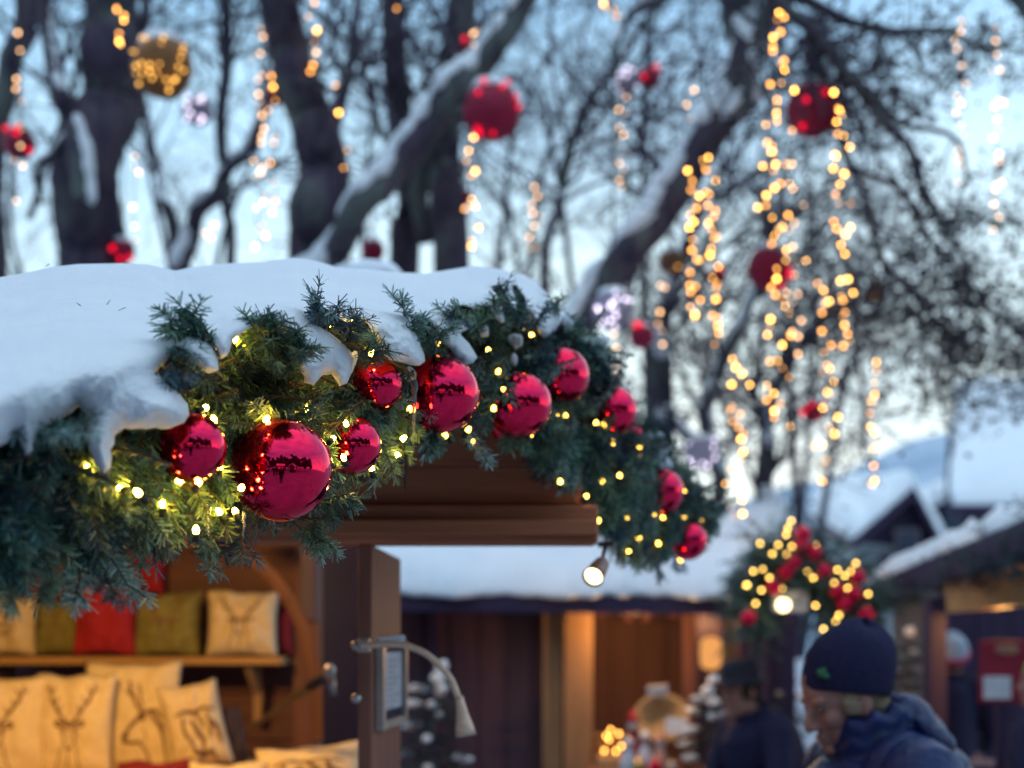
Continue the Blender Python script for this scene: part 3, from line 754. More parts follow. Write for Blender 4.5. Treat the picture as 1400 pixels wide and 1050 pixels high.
# back wall, inner side wall, arched brace, posts
YB = 5.45
bw = MB(); zb = 0.02
for k in range(14):
    bw.box((-2.02, YB + .03, zb + .09), (2.72, .03, .176)); zb += .18
bw.box((-2.02, YB + .06, 1.25), (2.72, .02, 2.5)); bw.build('back_wall', wood('lit_wall_board', (.085, .034, .034), (.16, .066, .055), 'x', .8), hut, bevel=.004)
lw = MB(); lw.box((-1.9, 4.1, 1.2), (.04, 2.6, 2.4)); lw.build('side_wall', M['wood_y'], hut)
cn = MB(); cn.box((-1.2, 4.2, 2.36), (1.5, 2.6, .03)); cn.build('ceiling', M['wood_y'], hut)
rp = MB(); rp.box((xat(421, 5.3), 5.3, 1.2), (.095, .10, 2.4)); rp.build('inner_post', M['wood_z'], hut, bevel=.006)
ib = MB(); ib.box((xat(424, 4.6), 4.6, zat(798, 4.6)), (.052, .10, .25)); ib.build('switch_box', M['wood_dark'], hut, bevel=.006)
br = MB(); ap = []
for k in range(15):
    a_ = k / 14 * PI / 2
    ap.append(at(262 + 178 * math.sin(a_), 1010 - 275 * math.cos(a_) ** .9, 4.55))
br.tube(ap, .022, 4, .6); br.build('arched_brace', wood('brace_wood', (.075, .034, .030), (.13, .06, .045), 'z', 1), hut)
fp = MB(); fp.box((xat(467, 4.42), 4.44, zat(735, 4.42) / 2), ((494 - 441) / F * 4.42, .03, zat(735, 4.42)))
fp.build('front_post', mottled('blue_black_paint', (.003, .0045, .032), (.007, .008, .055), 8, .6, .15, .004, spec=.15), hut, bevel=.006)
pe = MB(); pe.box((xat(499, 3.02), 3.06, zat(741, 3.02) / 2), ((508 - 490) / F * 3.02, .012, zat(741, 3.02)))
pe.build('door_jamb', wood('jamb_wood', (.19, .07, .045), (.32, .13, .08), 'z'), hut, bevel=.004)
def panel(pxa, Ya, pxb, Yb_, pya, pyb, name, mat, th=.03):
    a0, b0 = at(pxa, HZ, Ya), at(pxb, HZ, Yb_); d = (b0 - a0); d.z = 0; nrm = Vector((d.y, -d.x, 0)).normalized()
    z1, z2 = zat(pya, Ya), zat(pyb, Yb_)
    m_ = MB(); q = []
    for off in (0, th):
        q += [Vector((a0.x, a0.y, .03)) - nrm * off, Vector((b0.x, b0.y, .03)) - nrm * off, Vector((b0.x, b0.y, z2)) - nrm * off, Vector((a0.x, a0.y, z1)) - nrm * off]
    m_.add(q, [(0, 1, 2, 3), (7, 6, 5, 4), (0, 4, 5, 1), (1, 5, 6, 2), (2, 6, 7, 3), (3, 7, 4, 0)])
    return m_.build(name, mat, hut, bevel=.004), a0, b0, nrm
pan, pa0, pb0, pn = panel(508, 3.03, 548, 3.42, 744, 764, 'shutter_panel', wood('shutter_wood', (.20, .075, .05), (.33, .135, .085), 'z'))
for (px, py) in [(487, 883), (487, 955)]: MB().ell(at(px, py, 2.97), (.011, .012, .011), None, 12, 8).build('latch_knob', M['metal'], hut, True)
# shelf with bracket
sh = MB(); YS = 5.18
sh.box(((xat(-190, YS) + xat(390, YS)) / 2, YS + .06, zat(903, YS)), (xat(390, YS) - xat(-190, YS), .30, .028))
sh.build('shelf', M['wood_light_x'], hut, bevel=.004)
sk = MB(); sk.beam(at(352, 912, 5.3), at(352, 985, 5.36), .03, .03); sk.beam(at(338, 908, 5.15), at(356, 960, 5.38), .025, .022); sk.build('shelf_bracket', M['wood_light'], hut)
ct = MB(); ct.box((xat(160, 4.5), 4.62, zat(1062, 4.5)), (1.45, .85, .03)); ct.build('counter', M['wood_light_x'], hut, bevel=.004)
cf = MB(); cf.box((xat(160, 4.5), 4.22, zat(1062, 4.5) / 2 - .02), (1.43, .03, zat(1062, 4.5) - .04)); cf.build('counter_front', M['wood_x'], hut)
lamp('cushion_light', at(70, 690, 3.55), 105, (1, .52, .11), .06, 120, at(190, 930, 5.0))
hl = thing('shaded_lamp', at(70, 684, 3.55), 'small lamp hidden under the hut roof that lights the cushions', 'lamp')
m_ = MB().lathe([(.02, .07), (.03, .06), (.06, .0)], Matrix.Translation(at(70, 684, 3.55)), 16); m_.build('shade', M['black_metal'], hl, True)
lamp('post_light', at(300, 700, 3.7), 6, (1, .52, .2), .05)

# ------------------------------------------------------------------ cushions
def stag_front(k=1.0):
    L = []
    for s in (-1, 1):
        L.append(([(s * .05, .08), (s * .16, .20), (s * .27, .36), (s * .30, .50), (s * .34, .62)], .030))
        L.append(([(s * .16, .20), (s * .13, .32)], .018)); L.append(([(s * .24, .31), (s * .17, .44)], .018)); L.append(([(s * .29, .43), (s * .22, .58)], .018)); L.append(([(s * .30, .5), (s * .40, .54)], .014))
        L.append(([(s * .06, .05), (s * .19, .09), (s * .22, .04), (s * .08, -.01)], .028))
        L.append(([(s * .09, .06), (s * .10, -.08), (s * .05, -.26)], .020))
        L.append(([(s * .08, -.18), (s * .15, -.45), (s * .2, -.7)], .014))
        L.append(([(s * .05, -.03), (s * .08, -.05)], .03))
    L.append(([(-.06, .07), (0, .03), (.06, .07)], .05)); L.append(([(-.03, -.27), (0, -.30), (.03, -.27)], .045)); L.append(([(0, 0), (.01, -.2)], .012))
    L.append(([(0, -.36), (-.01, -.6)], .02))
    return L
def deer_side(k=1.0):
    return [([(-.16, .52), (-.13, .36), (-.04, .18), (.03, .10)], .035), ([(-.06, .48), (-.02, .34), (.04, .14)], .025), ([(-.2, .4), (-.1, .3)], .018),
            ([(.02, .10), (-.06, -.02), (-.16, -.16), (-.22, -.22)], .035), ([(-.22, -.22), (-.20, -.29), (-.10, -.30), (0, -.28), (.06, -.36)], .03), ([(-.19, -.2), (-.15, -.24)], .06),
            ([(.0, .06), (.08, .04)], .085), ([(.06, .1), (.2, .12), (.28, .02)], .03), ([(.14, .08), (.27, -.08), (.31, -.3)], .04), ([(.06, -.34), (.12, -.5), (.08, -.7)], .022), ([(.05, -.1), (.1, -.2), (.07, -.28)], .012), ([(.31, -.3), (.33, -.6)], .02)]
def bull(k=1.0):
    return [([(-.40, .22), (-.2, .27), (0, .22), (.2, .28), (.42, .20)], .04), ([(-.26, .18), (-.3, -.05), (-.2, -.3), (-.1, -.5)], .05), ([(.22, .2), (.28, -.02), (.2, -.28)], .05), ([(-.1, .1), (-.02, -.1), (.06, -.3), (0, -.5)], .07),
            ([(-.2, -.45), (0, -.55), (.2, -.5), (.25, -.7)], .05), ([(.25, .05), (.4, -.1), (.42, -.4)], .07), ([(.0, .2), (.1, .05), (.14, -.1)], .05)]
def roe(k=1.0):
    return [([(-.1, .3), (.02, .16), (.1, .02), (.12, -.2)], .03), ([(.15, .3), (.12, .1)], .025), ([(-.12, .0), (-.05, -.06), (.05, -.02)], .05), ([(-.1, -.2), (0, -.28), (.1, -.2), (.2, -.3)], .04), ([(.2, .0), (.26, -.2)], .03)]
def cushion(px0, px1, py0, py1, Y, mat, label, design=None, soft=False, lean=.16, yaw=0, roll=0, thick=.10, group=None):
    w_, h_ = (px1 - px0) / F * Y, (py1 - py0) / F * Y
    base = at((px0 + px1) / 2, py1, Y)
    t = thing('cushion', base, label, 'cushion', group); t.rotation_euler = (0, roll, yaw)
    n = 26; sd = rng.uniform(0, 90); Rl = Euler((-lean, 0, 0)).to_matrix()
    def surf(u, v, side, lift=0):
        pin = 1 - .075 * (1 - v * v); pv = 1 - .075 * (1 - u * u)
        x = u * w_ / 2 * pin; z = v * h_ / 2 * pv
        b = max(0, (1 - abs(u) ** 3.2) * (1 - abs(v) ** 3.2)) ** .55
        wr = .017 * noise.noise(Vector((u * 2.3 + sd, v * 2.3, side * 3))) + .006 * noise.noise(Vector((u * 5 + sd, v * 3.5, side * 5)))
        y = side * (thick / 2 * b + wr * min(1, b * 2)) + side * lift
        z += .012 * noise.noise(Vector((u * 2 + sd, 7.7, 0))) * (v > .9)
        return Rl @ Vector((x, y, z + h_ / 2))
    mb = MB()
    for side in (-1, 1):
        vs = [surf(-1 + 2 * i / n, -1 + 2 * j / n, side) for j in range(n + 1) for i in range(n + 1)]
        fs = []
        for j in range(n):
            for i in range(n):
                q = (j * (n + 1) + i, j * (n + 1) + i + 1, (j + 1) * (n + 1) + i + 1, (j + 1) * (n + 1) + i)
                fs.append(q if side < 0 else q[::-1])
        mb.add(vs, fs)
    me = mb.data('cover', M[mat], None, True)
    bm = bmesh.new(); bm.from_mesh(me); bmesh.ops.remove_doubles(bm, verts=bm.verts, dist=.0004); bm.to_mesh(me); bm.free()
    link('cover', me, t)
    if design:
        pr = MB()
        for (ln, wd) in design():
            P_ = []
            for i in range(len(ln) - 1):
                for k in range(7):
                    f = k / 7; P_.append((ln[i][0] * (1 - f) + ln[i + 1][0] * f, ln[i][1] * (1 - f) + ln[i + 1][1] * f))
            P_.append(ln[-1]); m = len(P_); vs = []
            for i, (u, v) in enumerate(P_):
                a0, b0 = P_[max(0, i - 1)], P_[min(m - 1, i + 1)]; dx, dy = b0[0] - a0[0], b0[1] - a0[1]; L = math.hypot(dx, dy) + 1e-9
                f = i / (m - 1); ww = wd * 1.15 * (.45 + .55 * math.sin(PI * min(1, .2 + f * .75))) * (1 + .5 * noise.noise(Vector((i * .9, wd * 90, u * 9))))
                u2, v2 = u * 1.7 + .03 * noise.noise(Vector((u * 6, v * 6, 3))), v * 1.35
                for s in (-1, 1): vs.append(surf(u2 - s * dy / L * ww, v2 + s * dx / L * ww, -1, .0025))
            pr.add(vs, [(2 * i, 2 * i + 1, 2 * i + 3, 2 * i + 2) for i in range(m - 1)])
        link('print', pr.data('print', M['print_soft' if soft else 'print'], None), t)
    return t
gs = 'cushions lined up on the hut shelf'; gl = 'big cushions leaning on the hut counter'
YC = 5.12
cushion(-32, 49, 812, 897, YC, 'canvas', 'cream cushion at the left end of the shelf, cut by the picture edge', roe, True, group=gs)
cushion(44, 112, 818, 897, YC + .06, 'olive', 'plain looking olive cushion left of the tall red one on the shelf', roe, True, group=gs)
cushion(98, 186, 786, 898, YC - .03, 'redfelt', 'tall red cushion standing on the shelf under the fir boughs', None, group=gs)
cushion(178, 226, 762, 815, YC + .24, 'redfelt', 'small bright red cushion propped behind the stag print olive cushion', None, group=gs, lean=.05)
cushion(181, 275, 808, 898, YC, 'olive', 'olive cushion with a dark stag print on the shelf', stag_front, False, group=gs)
cushion(280, 380, 806, 898, YC - .02, 'canvas', 'cream cushion with a faint deer print at the right of the shelf', stag_front, True, group=gs)
cushion(368, 402, 826, 898, YC + .10, 'wine', 'dark wine red cushion end on at the right end of the shelf', None, group=gs)
YD = 4.62
cushion(-75, 62, 922, 1075, YD - .05, 'canvas', 'big cream cushion with antler print cut by the left picture edge', stag_front, False, yaw=.2, group=gl)
cushion(40, 154, 918, 1075, YD, 'canvas', 'big cream cushion printed with a stag face under long antlers', stag_front, False, group=gl)
cushion(108, 243, 902, 1070, YD + .12, 'canvas', 'tallest cream cushion printed with a deer in profile', lambda: [([(u + .16, v) for u, v in ln], w_) for ln, w_ in deer_side()], False, group=gl)
cushion(240, 322, 930, 1052, YD + .08, 'canvas', 'narrow cream cushion with a horned bull print, tilted to the left', bull, False, roll=-.20, yaw=.35, group=gl)
cushion(306, 342, 962, 1056, YD + .2, 'darkfabric', 'dark backed cushion turned away behind the bull print cushion', None, roll=-.12, yaw=.5, group=gl)
cushion(348, 502, 1010, 1110, YD - .35, 'canvas', 'cream cushion lying low at the counter end, a dark arc printed on it', bull, False, roll=-.10, lean=.5, group=gl)
cushion(250, 362, 1038, 1130, YD - .38, 'canvas', 'cream cushion of which only the top edge shows beside the end one', None, lean=.4, group=gl)
cushion(150, 256, 1034, 1130, YD - .30, 'wine', 'dark red cushion of which only the top edge shows in front of the deer cushion', None, lean=.4, group=gl)

# ------------------------------------------------------------------ gooseneck lamp, clamp arm, notice, spotlight
YG = 2.96
gn = thing('gooseneck_lamp', at(500, 882, YG), 'copper coloured gooseneck lamp arching out from the shutter panel', 'lamp')
def smooth_path(pts, n=8):
    out = []
    for i in range(len(pts) - 1):
        p0, p1, p2, p3 = pts[max(i - 1, 0)], pts[i], pts[i + 1], pts[min(i + 2, len(pts) - 1)]
        for k in range(n):
            t = k / n
            out.append(.5 * ((2 * p1) + (p2 - p0) * t + (2 * p0 - 5 * p1 + 4 * p2 - p3) * t * t + (3 * p1 - p0 - 3 * p2 + p3) * t ** 3))
    out.append(pts[-1]); return out
arm = smooth_path([at(*p, YG - .04 - .03 * i / 6) for i, p in enumerate([(494, 883), (520, 881), (552, 882), (584, 895), (612, 922), (625, 950), (629, 968)])])
am = MB(); am.tube(arm, .0072, 10); am.build('arm', M['lamp_arm'], gn, True)
hd = MB(); a0, b0 = at(628, 952, YG - .07), at(637, 1006, YG - .07); ax = (b0 - a0).normalized()
q = ax.to_track_quat('Z', 'Y').to_matrix().to_4x4(); Mh = Matrix.Translation(a0) @ q; Lh = (b0 - a0).length
hd.lathe([(.008, 0), (.0095, Lh * .2), (.013, Lh * .5), (.019, Lh * .8), (.0215, Lh), (.0185, Lh * .985), (.012, Lh * .8)], Mh, 20); hd.build('lamp_head', M['lamp_arm'], gn, True)
le = MB(); le.ell(b0 - ax * .012, (.013, .013, .006), None, 12, 8); le.build('lamp_bulb', emis('weak_lamp', (1, .5, .22), 3), gn, True)
cm = MB(); cm.beam(at(489, 882, YG - .02), at(506, 882, YG - .02), .02, .03); cm.build('clamp', M['metal'], gn, bevel=.003)
bx = MB(); bx.beam(at(515, 877, YG - .03), at(552, 872, YG - .01), .03, .014); bx.build('battery_tube', M['paper'], gn, bevel=.004)
sn = thing('clamp_arm', at(450, 915, 3.4), 'thin dark rod with a bright metal clamp slanting to the inner post', 'lamp arm')
ca = MB(); ca.tube([at(336, 1000, 4.3), at(400, 955, 4.1), at(440, 925, 3.9)], .008, 8); ca.build('rod', M['black_metal'], sn, True)
ch = MB(); ch.tube([at(410, 948, 4.05), at(438, 928, 3.9)], .016, 10); ch.build('sleeve', M['black_metal'], sn, True)
cc = MB(); cc.ell(at(450, 917, 3.85), (.018, .016, .02), None, 12, 8); cc.beam(at(452, 920, 3.86), at(455, 950, 3.86), .014, .02); cc.build('clamp', M['metal'], sn, True)
nf = thing('framed_notice', at(530, 945, 3.1), 'silver framed white notice sheet fixed to the shutter panel', 'notice')
dv = (pb0 - pa0).normalized()
def onpan(f, z, o): return Vector((pa0.x + (pb0.x - pa0.x) * f, pa0.y + (pb0.y - pa0.y) * f, z)) + pn * o
def quadbox(f0, f1, z0, z1, o0, o1):
    m_ = MB(); q = []
    for o in (o0, o1): q += [onpan(f0, z0, o), onpan(f1, z0, o), onpan(f1, z1, o), onpan(f0, z1, o)]
    m_.add(q, [(3, 2, 1, 0), (4, 5, 6, 7), (0, 1, 5, 4), (1, 2, 6, 5), (2, 3, 7, 6), (3, 0, 4, 7)]); return m_
def join(ms):
    r_ = MB()
    for m_ in ms: r_.add(m_.v, m_.f)
    return r_
zt, zb_ = 1.655, 1.462
f0, f1 = .10, .99
join([quadbox(f0, f0 + .10, zb_, zt, .002, .018), quadbox(f1 - .07, f1, zb_, zt, .002, .018), quadbox(f0 + .101, f1 - .071, zt - .014, zt, .002, .016), quadbox(f0 + .101, f1 - .071, zb_, zb_ + .018, .002, .016)]).build('frame', M['frame'], nf)
quadbox(f0 + .101, f1 - .071, zb_ + .0185, zt - .0145, .003, .006).build('backing', M['darkfabric'], nf)
quadbox(f0 + .22, f1 - .10, zb_ + .040, zt - .024, .007, .009).build('sheet', M['paper'], nf)
join([quadbox(f0 + .28, f1 - .2 - .1 * (k % 3), zt - .045 - .013 * k, zt - .042 - .013 * k, .0095, .010) for k in range(9)]).build('text_lines', plain('grey_print', (.35, .35, .4), .8), nf)

sp = thing('spotlight', at(820, 770, 2.92), 'lit copper spotlight under the hut lintel, aimed down at the stalls', 'spotlight')
c0, c1 = at(822, 772, 2.90), at(803, 800, 2.84); ax = (c1 - c0).normalized() + Vector((0, -.24, 0)); ax.normalize()
Ms = Matrix.Translation(c0) @ ax.to_track_quat('Z', 'Y').to_matrix().to_4x4(); Ls = .052
MB().lathe([(.012, -.012), (.0155, -.004), (.0165, .006), (.0165, .018), (.0185, .02), (.0195, Ls - .002), (.0215, Ls), (.0225, Ls + .008), (.0195, Ls + .008), (.0185, Ls + .001)], Ms, 24).build('housing', mottled('spot_copper', (.16, .06, .04), (.26, .1, .07), 30, .35, .05, .002, .4), sp, True)
MB().lathe([(.0005, Ls + .004), (.0188, Ls + .0025)], Ms, 24).build('lens', M['lamp_glow'], sp, True)
st = MB(); st.tube([c0 - Vector((0, 0, .0)), c0 + Vector((.006, .03, .022)), at(828, 742, 2.95)], .004, 8); st.box(at(828, 744, 2.95), (.03, .03, .008)); st.build('bracket', M['black_metal'], sp)
lamp('spot_beam', c1 + ax * .03, 6, (1, .66, .3), .02, 80, c1 + ax)
# ================================================================== ground and hills
g = MB(); n = 60
R_ = [0, 2, 5, 9, 14, 20, 30, 50, 90, 160, 300, 600, 1500]
vs = [Vector((0, 8, 0))]; fs = []
for i, r in enumerate(R_[1:]):
    for k in range(n):
        a_ = 2 * PI * k / n; x, y = r * math.cos(a_), 8 + r * math.sin(a_)
        z = .035 * noise.noise(Vector((x * .5, y * .5, 0))) - .02 if r < 60 else -.02
        vs.append(Vector((x, y, z)))
for k in range(n): fs.append((0, 1 + k, 1 + (k + 1) % n))
for i in range(len(R_) - 2):
    for k in range(n):
        a_ = 1 + i * n; fs.append((a_ + k, a_ + n + k, a_ + n + (k + 1) % n, a_ + (k + 1) % n))
g.add(vs, fs)
tag(g.build('ground', M['snow_ground'], None, True), kind='structure')
hl_ = MB(); pr_ = []
m_ = 80
for i in range(m_ + 1):
    x = -260 + 620 * i / m_
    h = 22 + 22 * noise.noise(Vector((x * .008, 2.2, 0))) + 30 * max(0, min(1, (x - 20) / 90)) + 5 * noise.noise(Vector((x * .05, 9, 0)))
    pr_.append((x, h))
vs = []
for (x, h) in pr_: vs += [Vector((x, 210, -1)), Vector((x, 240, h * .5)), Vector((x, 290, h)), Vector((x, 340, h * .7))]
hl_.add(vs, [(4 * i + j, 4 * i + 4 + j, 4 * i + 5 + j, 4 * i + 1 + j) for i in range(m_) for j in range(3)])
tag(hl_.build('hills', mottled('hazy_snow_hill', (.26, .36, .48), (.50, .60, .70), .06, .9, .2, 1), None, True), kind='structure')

# ================================================================== snow sheets for the other roofs
def snow_sheet(A, B, C, D, th=.12, nu=60, nv=18, seed=0., jag=.08, lump=.03):
    """rounded layer of snow on the slope A (front left) B (front right) C (back right) D (back left)"""
    A, B, C, D = map(Vector, (A, B, C, D)); mb = MB(); up = Vector((0, 0, 1)); T = []; Bt = []
    for j in range(nv + 1):
        v = j / nv
        for i in range(nu + 1):
            u = i / nu
            p = (A * (1 - u) + B * u) * (1 - v) + (D * (1 - u) + C * u) * v
            fr = ((A - D) * (1 - u) + (B - C) * u).normalized()
            jj = jag * (noise.noise(Vector((u * 9 + seed, seed, 0))) + .6 * noise.noise(Vector((u * 27 + seed, 3 + seed, 0)))) * (1 - v) ** 2
            p = p + fr * jj
            e_ = min(1, min(v * nv / 3.2, (1 - v) * nv / 3.2, u * nu / 4, (1 - u) * nu / 4)); h = math.sqrt(max(0, 1 - (1 - e_) ** 2))
            hh = th * h * (1 + .35 * noise.noise(Vector((u * 5 + seed, v * 3, seed)))) + lump * noise.noise(Vector((u * 14 + seed, v * 6, 1.1))) * h
            T.append(p + up * hh); Bt.append(p - up * (.02 + .10 * jag * (1 + noise.noise(Vector((u * 22 + seed, 0, 5)))) * (1 - v) ** 6))
    N_ = (nu + 1) * (nv + 1); w1 = nu + 1; fs = []
    for j in range(nv):
        for i in range(nu):
            a_ = j * w1 + i
            fs.append((a_, a_ + 1, a_ + w1 + 1, a_ + w1)); fs.append((N_ + a_, N_ + a_ + w1, N_ + a_ + w1 + 1, N_ + a_ + 1))
    for i in range(nu):
        fs.append((i, N_ + i, N_ + i + 1, i + 1)); a_ = nv * w1 + i; fs.append((a_, a_ + 1, N_ + a_ + 1, N_ + a_))
    for j in range(nv):
        a_ = j * w1; fs.append((a_, a_ + w1, N_ + a_ + w1, N_ + a_)); a_ += nu; fs.append((a_, N_ + a_, N_ + a_ + w1, a_ + w1))
    mb.add(T + Bt, fs); return mb
def slab(A, B, C, D, th):
    A, B, C, D = map(Vector, (A, B, C, D)); k = Vector((0, 0, th)); mb = MB()
    mb.add([A, B, C, D, A - k, B - k, C - k, D - k], [(0, 1, 2, 3), (7, 6, 5, 4), (0, 4, 5, 1), (1, 5, 6, 2), (2, 6, 7, 3), (3, 7, 4, 0)]); return mb
def board_wall(x0, x1, y, z0, z1, n_, th=.03):
    mb = MB(); w_ = (x1 - x0) / n_
    for k in range(n_): mb.box((x0 + (k + .5) * w_, y + (.004 if k % 2 else 0), (z0 + z1) / 2), (w_ - .006, th, z1 - z0))
    mb.box(((x0 + x1) / 2, y + th / 2 + .012, (z0 + z1) / 2), (x1 - x0, .01, z1 - z0)); return mb

tag(snow_sheet((-2.05, 3.42, 2.375), (-.36, 3.42, 2.375), (-.36, 5.75, 2.375), (-2.05, 5.75, 2.375), .09, 50, 30, 6.6, .03, .03).build('snow', M['snow'], None, True), 'flat snow on the rear part of the hut roof', 'snow', kind='stuff')
# ------------------------------------------------------------------ second stall: long dark brown stall in the middle
Y2 = 7.6
s2 = thing('market_stall', Vector((xat(760, Y2), Y2, 0)), 'long dark brown market stall under one snowy eave, seen below the lit spotlight', 'market stall')
e0, e1 = at(470, 812, Y2 - .35), at(1035, 818, Y2 - .35); r0_, r1_ = at(470, 712, Y2 + 1.5), at(1062, 712, Y2 + 1.5)
slab(e0, e1, r1_, r0_, .05).build('roof', M['wood_dark'], s2)
fa = MB(); fa.beam(e0 + Vector((0, -.02, -.04)), e1 + Vector((0, -.02, -.04)), .03, .09); fa.build('eave_board', M['wood_dark'], s2)
x_ = lambda px: xat(px, Y2)
board_wall(x_(540), x_(807), Y2, .02, zat(826, Y2), 7).build('wall', M['wood_mid'], s2)
MB().box(((x_(592)), Y2 - .03, zat(820, Y2) / 2), (.04, .03, zat(820, Y2))).build('wall_batten', M['wood_dark'], s2)
lp_ = MB()
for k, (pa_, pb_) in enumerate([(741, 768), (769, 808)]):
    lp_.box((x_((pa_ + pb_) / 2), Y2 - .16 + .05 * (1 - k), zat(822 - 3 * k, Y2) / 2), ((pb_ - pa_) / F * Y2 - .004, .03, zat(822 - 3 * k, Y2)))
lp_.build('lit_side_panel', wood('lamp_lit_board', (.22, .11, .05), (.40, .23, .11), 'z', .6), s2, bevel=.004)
MB().box((x_(768), Y2 - .20, zat(836, Y2)), (.03, .02, .12)).build('hinge', M['black_metal'], s2)
board_wall(x_(806), x_(1060), Y2 + .75, .02, zat(822, Y2), 6).build('inner_wall', wood('inner_board', (.11, .045, .035), (.20, .085, .055), 'z', .7), s2)
ar = MB()
for s, cx in ((1, 812), (-1, 930)):
    ar.tube([at(cx + s * (2 + 46 * math.sin(a_)), 842 + 34 * (1 - math.cos(a_)) * 1.0 - 26 * math.sin(a_), Y2 + .1) for a_ in np.linspace(0, PI / 2, 8)], .022, 6)
ar.build('corner_brace', M['wood_z'], s2, True)
for (pa_, pb_, dy, mat) in [(934, 950, .0, 'wood_z'), (958, 1000, .35, 'wood_dark'), (1008, 1050, .0, 'wood_dark')]:
    MB().box((x_((pa_ + pb_) / 2), Y2 + dy, zat(822, Y2) / 2), ((pb_ - pa_) / F * Y2, .10, zat(822, Y2))).build('post', M[mat], s2, bevel=.006)
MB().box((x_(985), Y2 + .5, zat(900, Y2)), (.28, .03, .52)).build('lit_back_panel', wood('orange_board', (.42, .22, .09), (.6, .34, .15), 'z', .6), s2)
MB().box((x_(880), Y2 - .15, zat(1050, Y2) - .0), (.62, .62, .04)).build('counter', M['wood_x'], s2)
tc_ = MB()
for k in range(24):
    a_ = x_(815) + k * .0262; tc_.box((a_ + .013, Y2 - .47 + .008 * math.sin(k * 1.9), zat(1050, Y2) / 2), (.028, .02, zat(1050, Y2)))
tc_.build('counter_cloth', mottled('dark_green_cloth', (.008, .03, .035), (.015, .05, .05), 10, .8, .3), s2)
tag(snow_sheet(e0 + Vector((0, -.06, .02)), e1 + Vector((.05, -.06, .02)), r1_ + Vector((.05, 0, .02)), r0_ + Vector((0, 0, .02)), .15, 110, 16, 2.4, .07, .04).build('snow', M['snow_far'], None, True), 'smooth bluish snow on the long roof of the middle stall', 'snow', kind='stuff')
lamp('stall_light', at(868, 856, Y2 - .34), 14, (1, .52, .18), .05)
lamp('stall_back_light', at(972, 850, Y2 + .2), 4, (1, .48, .14), .05)
pl = thing('paper_lantern', at(972, 893, Y2 + .1), 'small glowing orange lantern hung at the back of the middle stall', 'lantern')
MB().lathe([(.02, -.09), (.055, -.07), (.06, 0), (.055, .07), (.02, .09)], Matrix.Translation(at(972, 893, Y2 + .1)), 14).build('shade', emis('orange_paper', (1, .42, .12), .9), pl, True)
MB().tube([at(972, 872, Y2 + .1), at(972, 822, Y2 + .1)], .004, 5).build('cord', M['black_metal'], pl)

# raised roof end of the neighbouring stall, right of the garland tip
s2b = thing('corner_stall', Vector((xat(1010, 9.2), 9.2, 0)), 'small stall with a humped snow roof rising behind the tip of the near garland', 'market stall')
b0_, b1_, b2_, b3_ = at(958, 800, 8.6), at(1085, 792, 8.6), at(1078, 708, 10.0), at(975, 722, 10.0)
slab(b0_, b1_, b2_, b3_, .05).build('roof', M['wood_dark'], s2b)
board_wall(xat(962, 9.0), xat(1078, 9.0), 9.0, .02, zat(802, 9.0), 5).build('wall', M['wood_dark'], s2b)
tag(snow_sheet(b0_ + Vector((0, 0, .02)), b1_ + Vector((0, 0, .02)), b2_ + Vector((0, 0, .02)), b3_ + Vector((0, 0, .02)), .18, 40, 16, 8.1, .1, .06).build('snow', M['snow_far'], None, True), 'humped snow on the small roof behind the near garland tip', 'snow', kind='stuff')

# ------------------------------------------------------------------ goods on the counter
zc = zat(1050, Y2) + .02
def on_counter(px, dy): return Vector((x_(px), Y2 - .15 + dy, zc))
M['candle'] = emis('candle_glow', (1, .45, .08), 12, False)
t = thing('candle_lights', on_counter(838, -.1), 'tray of small glowing yellow candle lights at the left end of the stall counter', 'candles')
MB().box(on_counter(838, -.1) + Vector((0, 0, .03)), (.20, .2, .06)).build('tray', M['wood_light'], t, bevel=.006)
for k, (px, pz) in enumerate([(817, .05), (823, .13), (830, .2), (838, .13), (846, .16), (832, .26), (842, .24), (852, .1), (826, .22)]):
    p = Vector((x_(px), Y2 - .22 + .03 * (k % 3), zc + pz * .82 - .02))
    MB().ell(p, (.0075, .0075, .010), None, 8, 6).build('candle_flame', M['candle'], t, True)
st_ = MB()
for k in range(3): st_.box(on_counter(834, .02 + .04 * k) + Vector((0, 0, .07 + .045 * k)), (.17, .035, .015))
st_.build('step_rack', M['wood_light'], t)
def figurine(px, dy, h, body, head, label):
    p = on_counter(px, dy); q = thing('figurine', p, label, 'figurine')
    MB().lathe([(.002, 0), (.042, .0), (.045, h * .2), (.03, h * .5), (.014, h * .66)], Matrix.Translation(p), 14).build('body', body, q, True)
    MB().ell(p + Vector((0, 0, h * .75)), (.026, .026, .028), None, 12, 8).build('head', head, q, True)
    MB().lathe([(.032, 0), (.026, .02), (.002, h * .24)], Matrix.Translation(p + Vector((0, 0, h * .8))), 12).build('hat', body, q, True)
wm, rm_, pk = M['paper'], M['redfelt'], mottled('rose_wool', (.5, .25, .2), (.65, .36, .3), 30, .9, .2)
figurine(859, -.12, .30, rm_, wm, 'little figure in a red felt coat and pointed hat on the stall counter')
figurine(874, -.18, .20, wm, pk, 'little white clay figure with a rosy face on the stall counter')
figurine(850, -.28, .17, wm, wm, 'smallest all white figure at the front of the stall counter')
figurine(893, -.20, .18, pk, wm, 'little pink figure with white face beside the tilted basket')
for k, (px, r, mat, lb) in enumerate([(862, .034, 'gold_cap', 'gold glass ball lying on the stall counter'), (884, .03, 'matte_bauble', 'red glass ball lying on the stall counter'), (905, .028, 'frame', 'silver glass ball lying on the stall counter')]):
    q = thing('ornament_ball', on_counter(px, -.32) + Vector((0, 0, r)), lb, 'ornament')
    MB().ell(q.location, r, None, 18, 12).build('ball', M[mat], q, True)
    MB().lathe([(.006, 0), (.008, .01), (.004, .014)], Matrix.Translation(q.location + Vector((0, 0, r * .95))), 8).build('cap', M['gold_cap'], q)
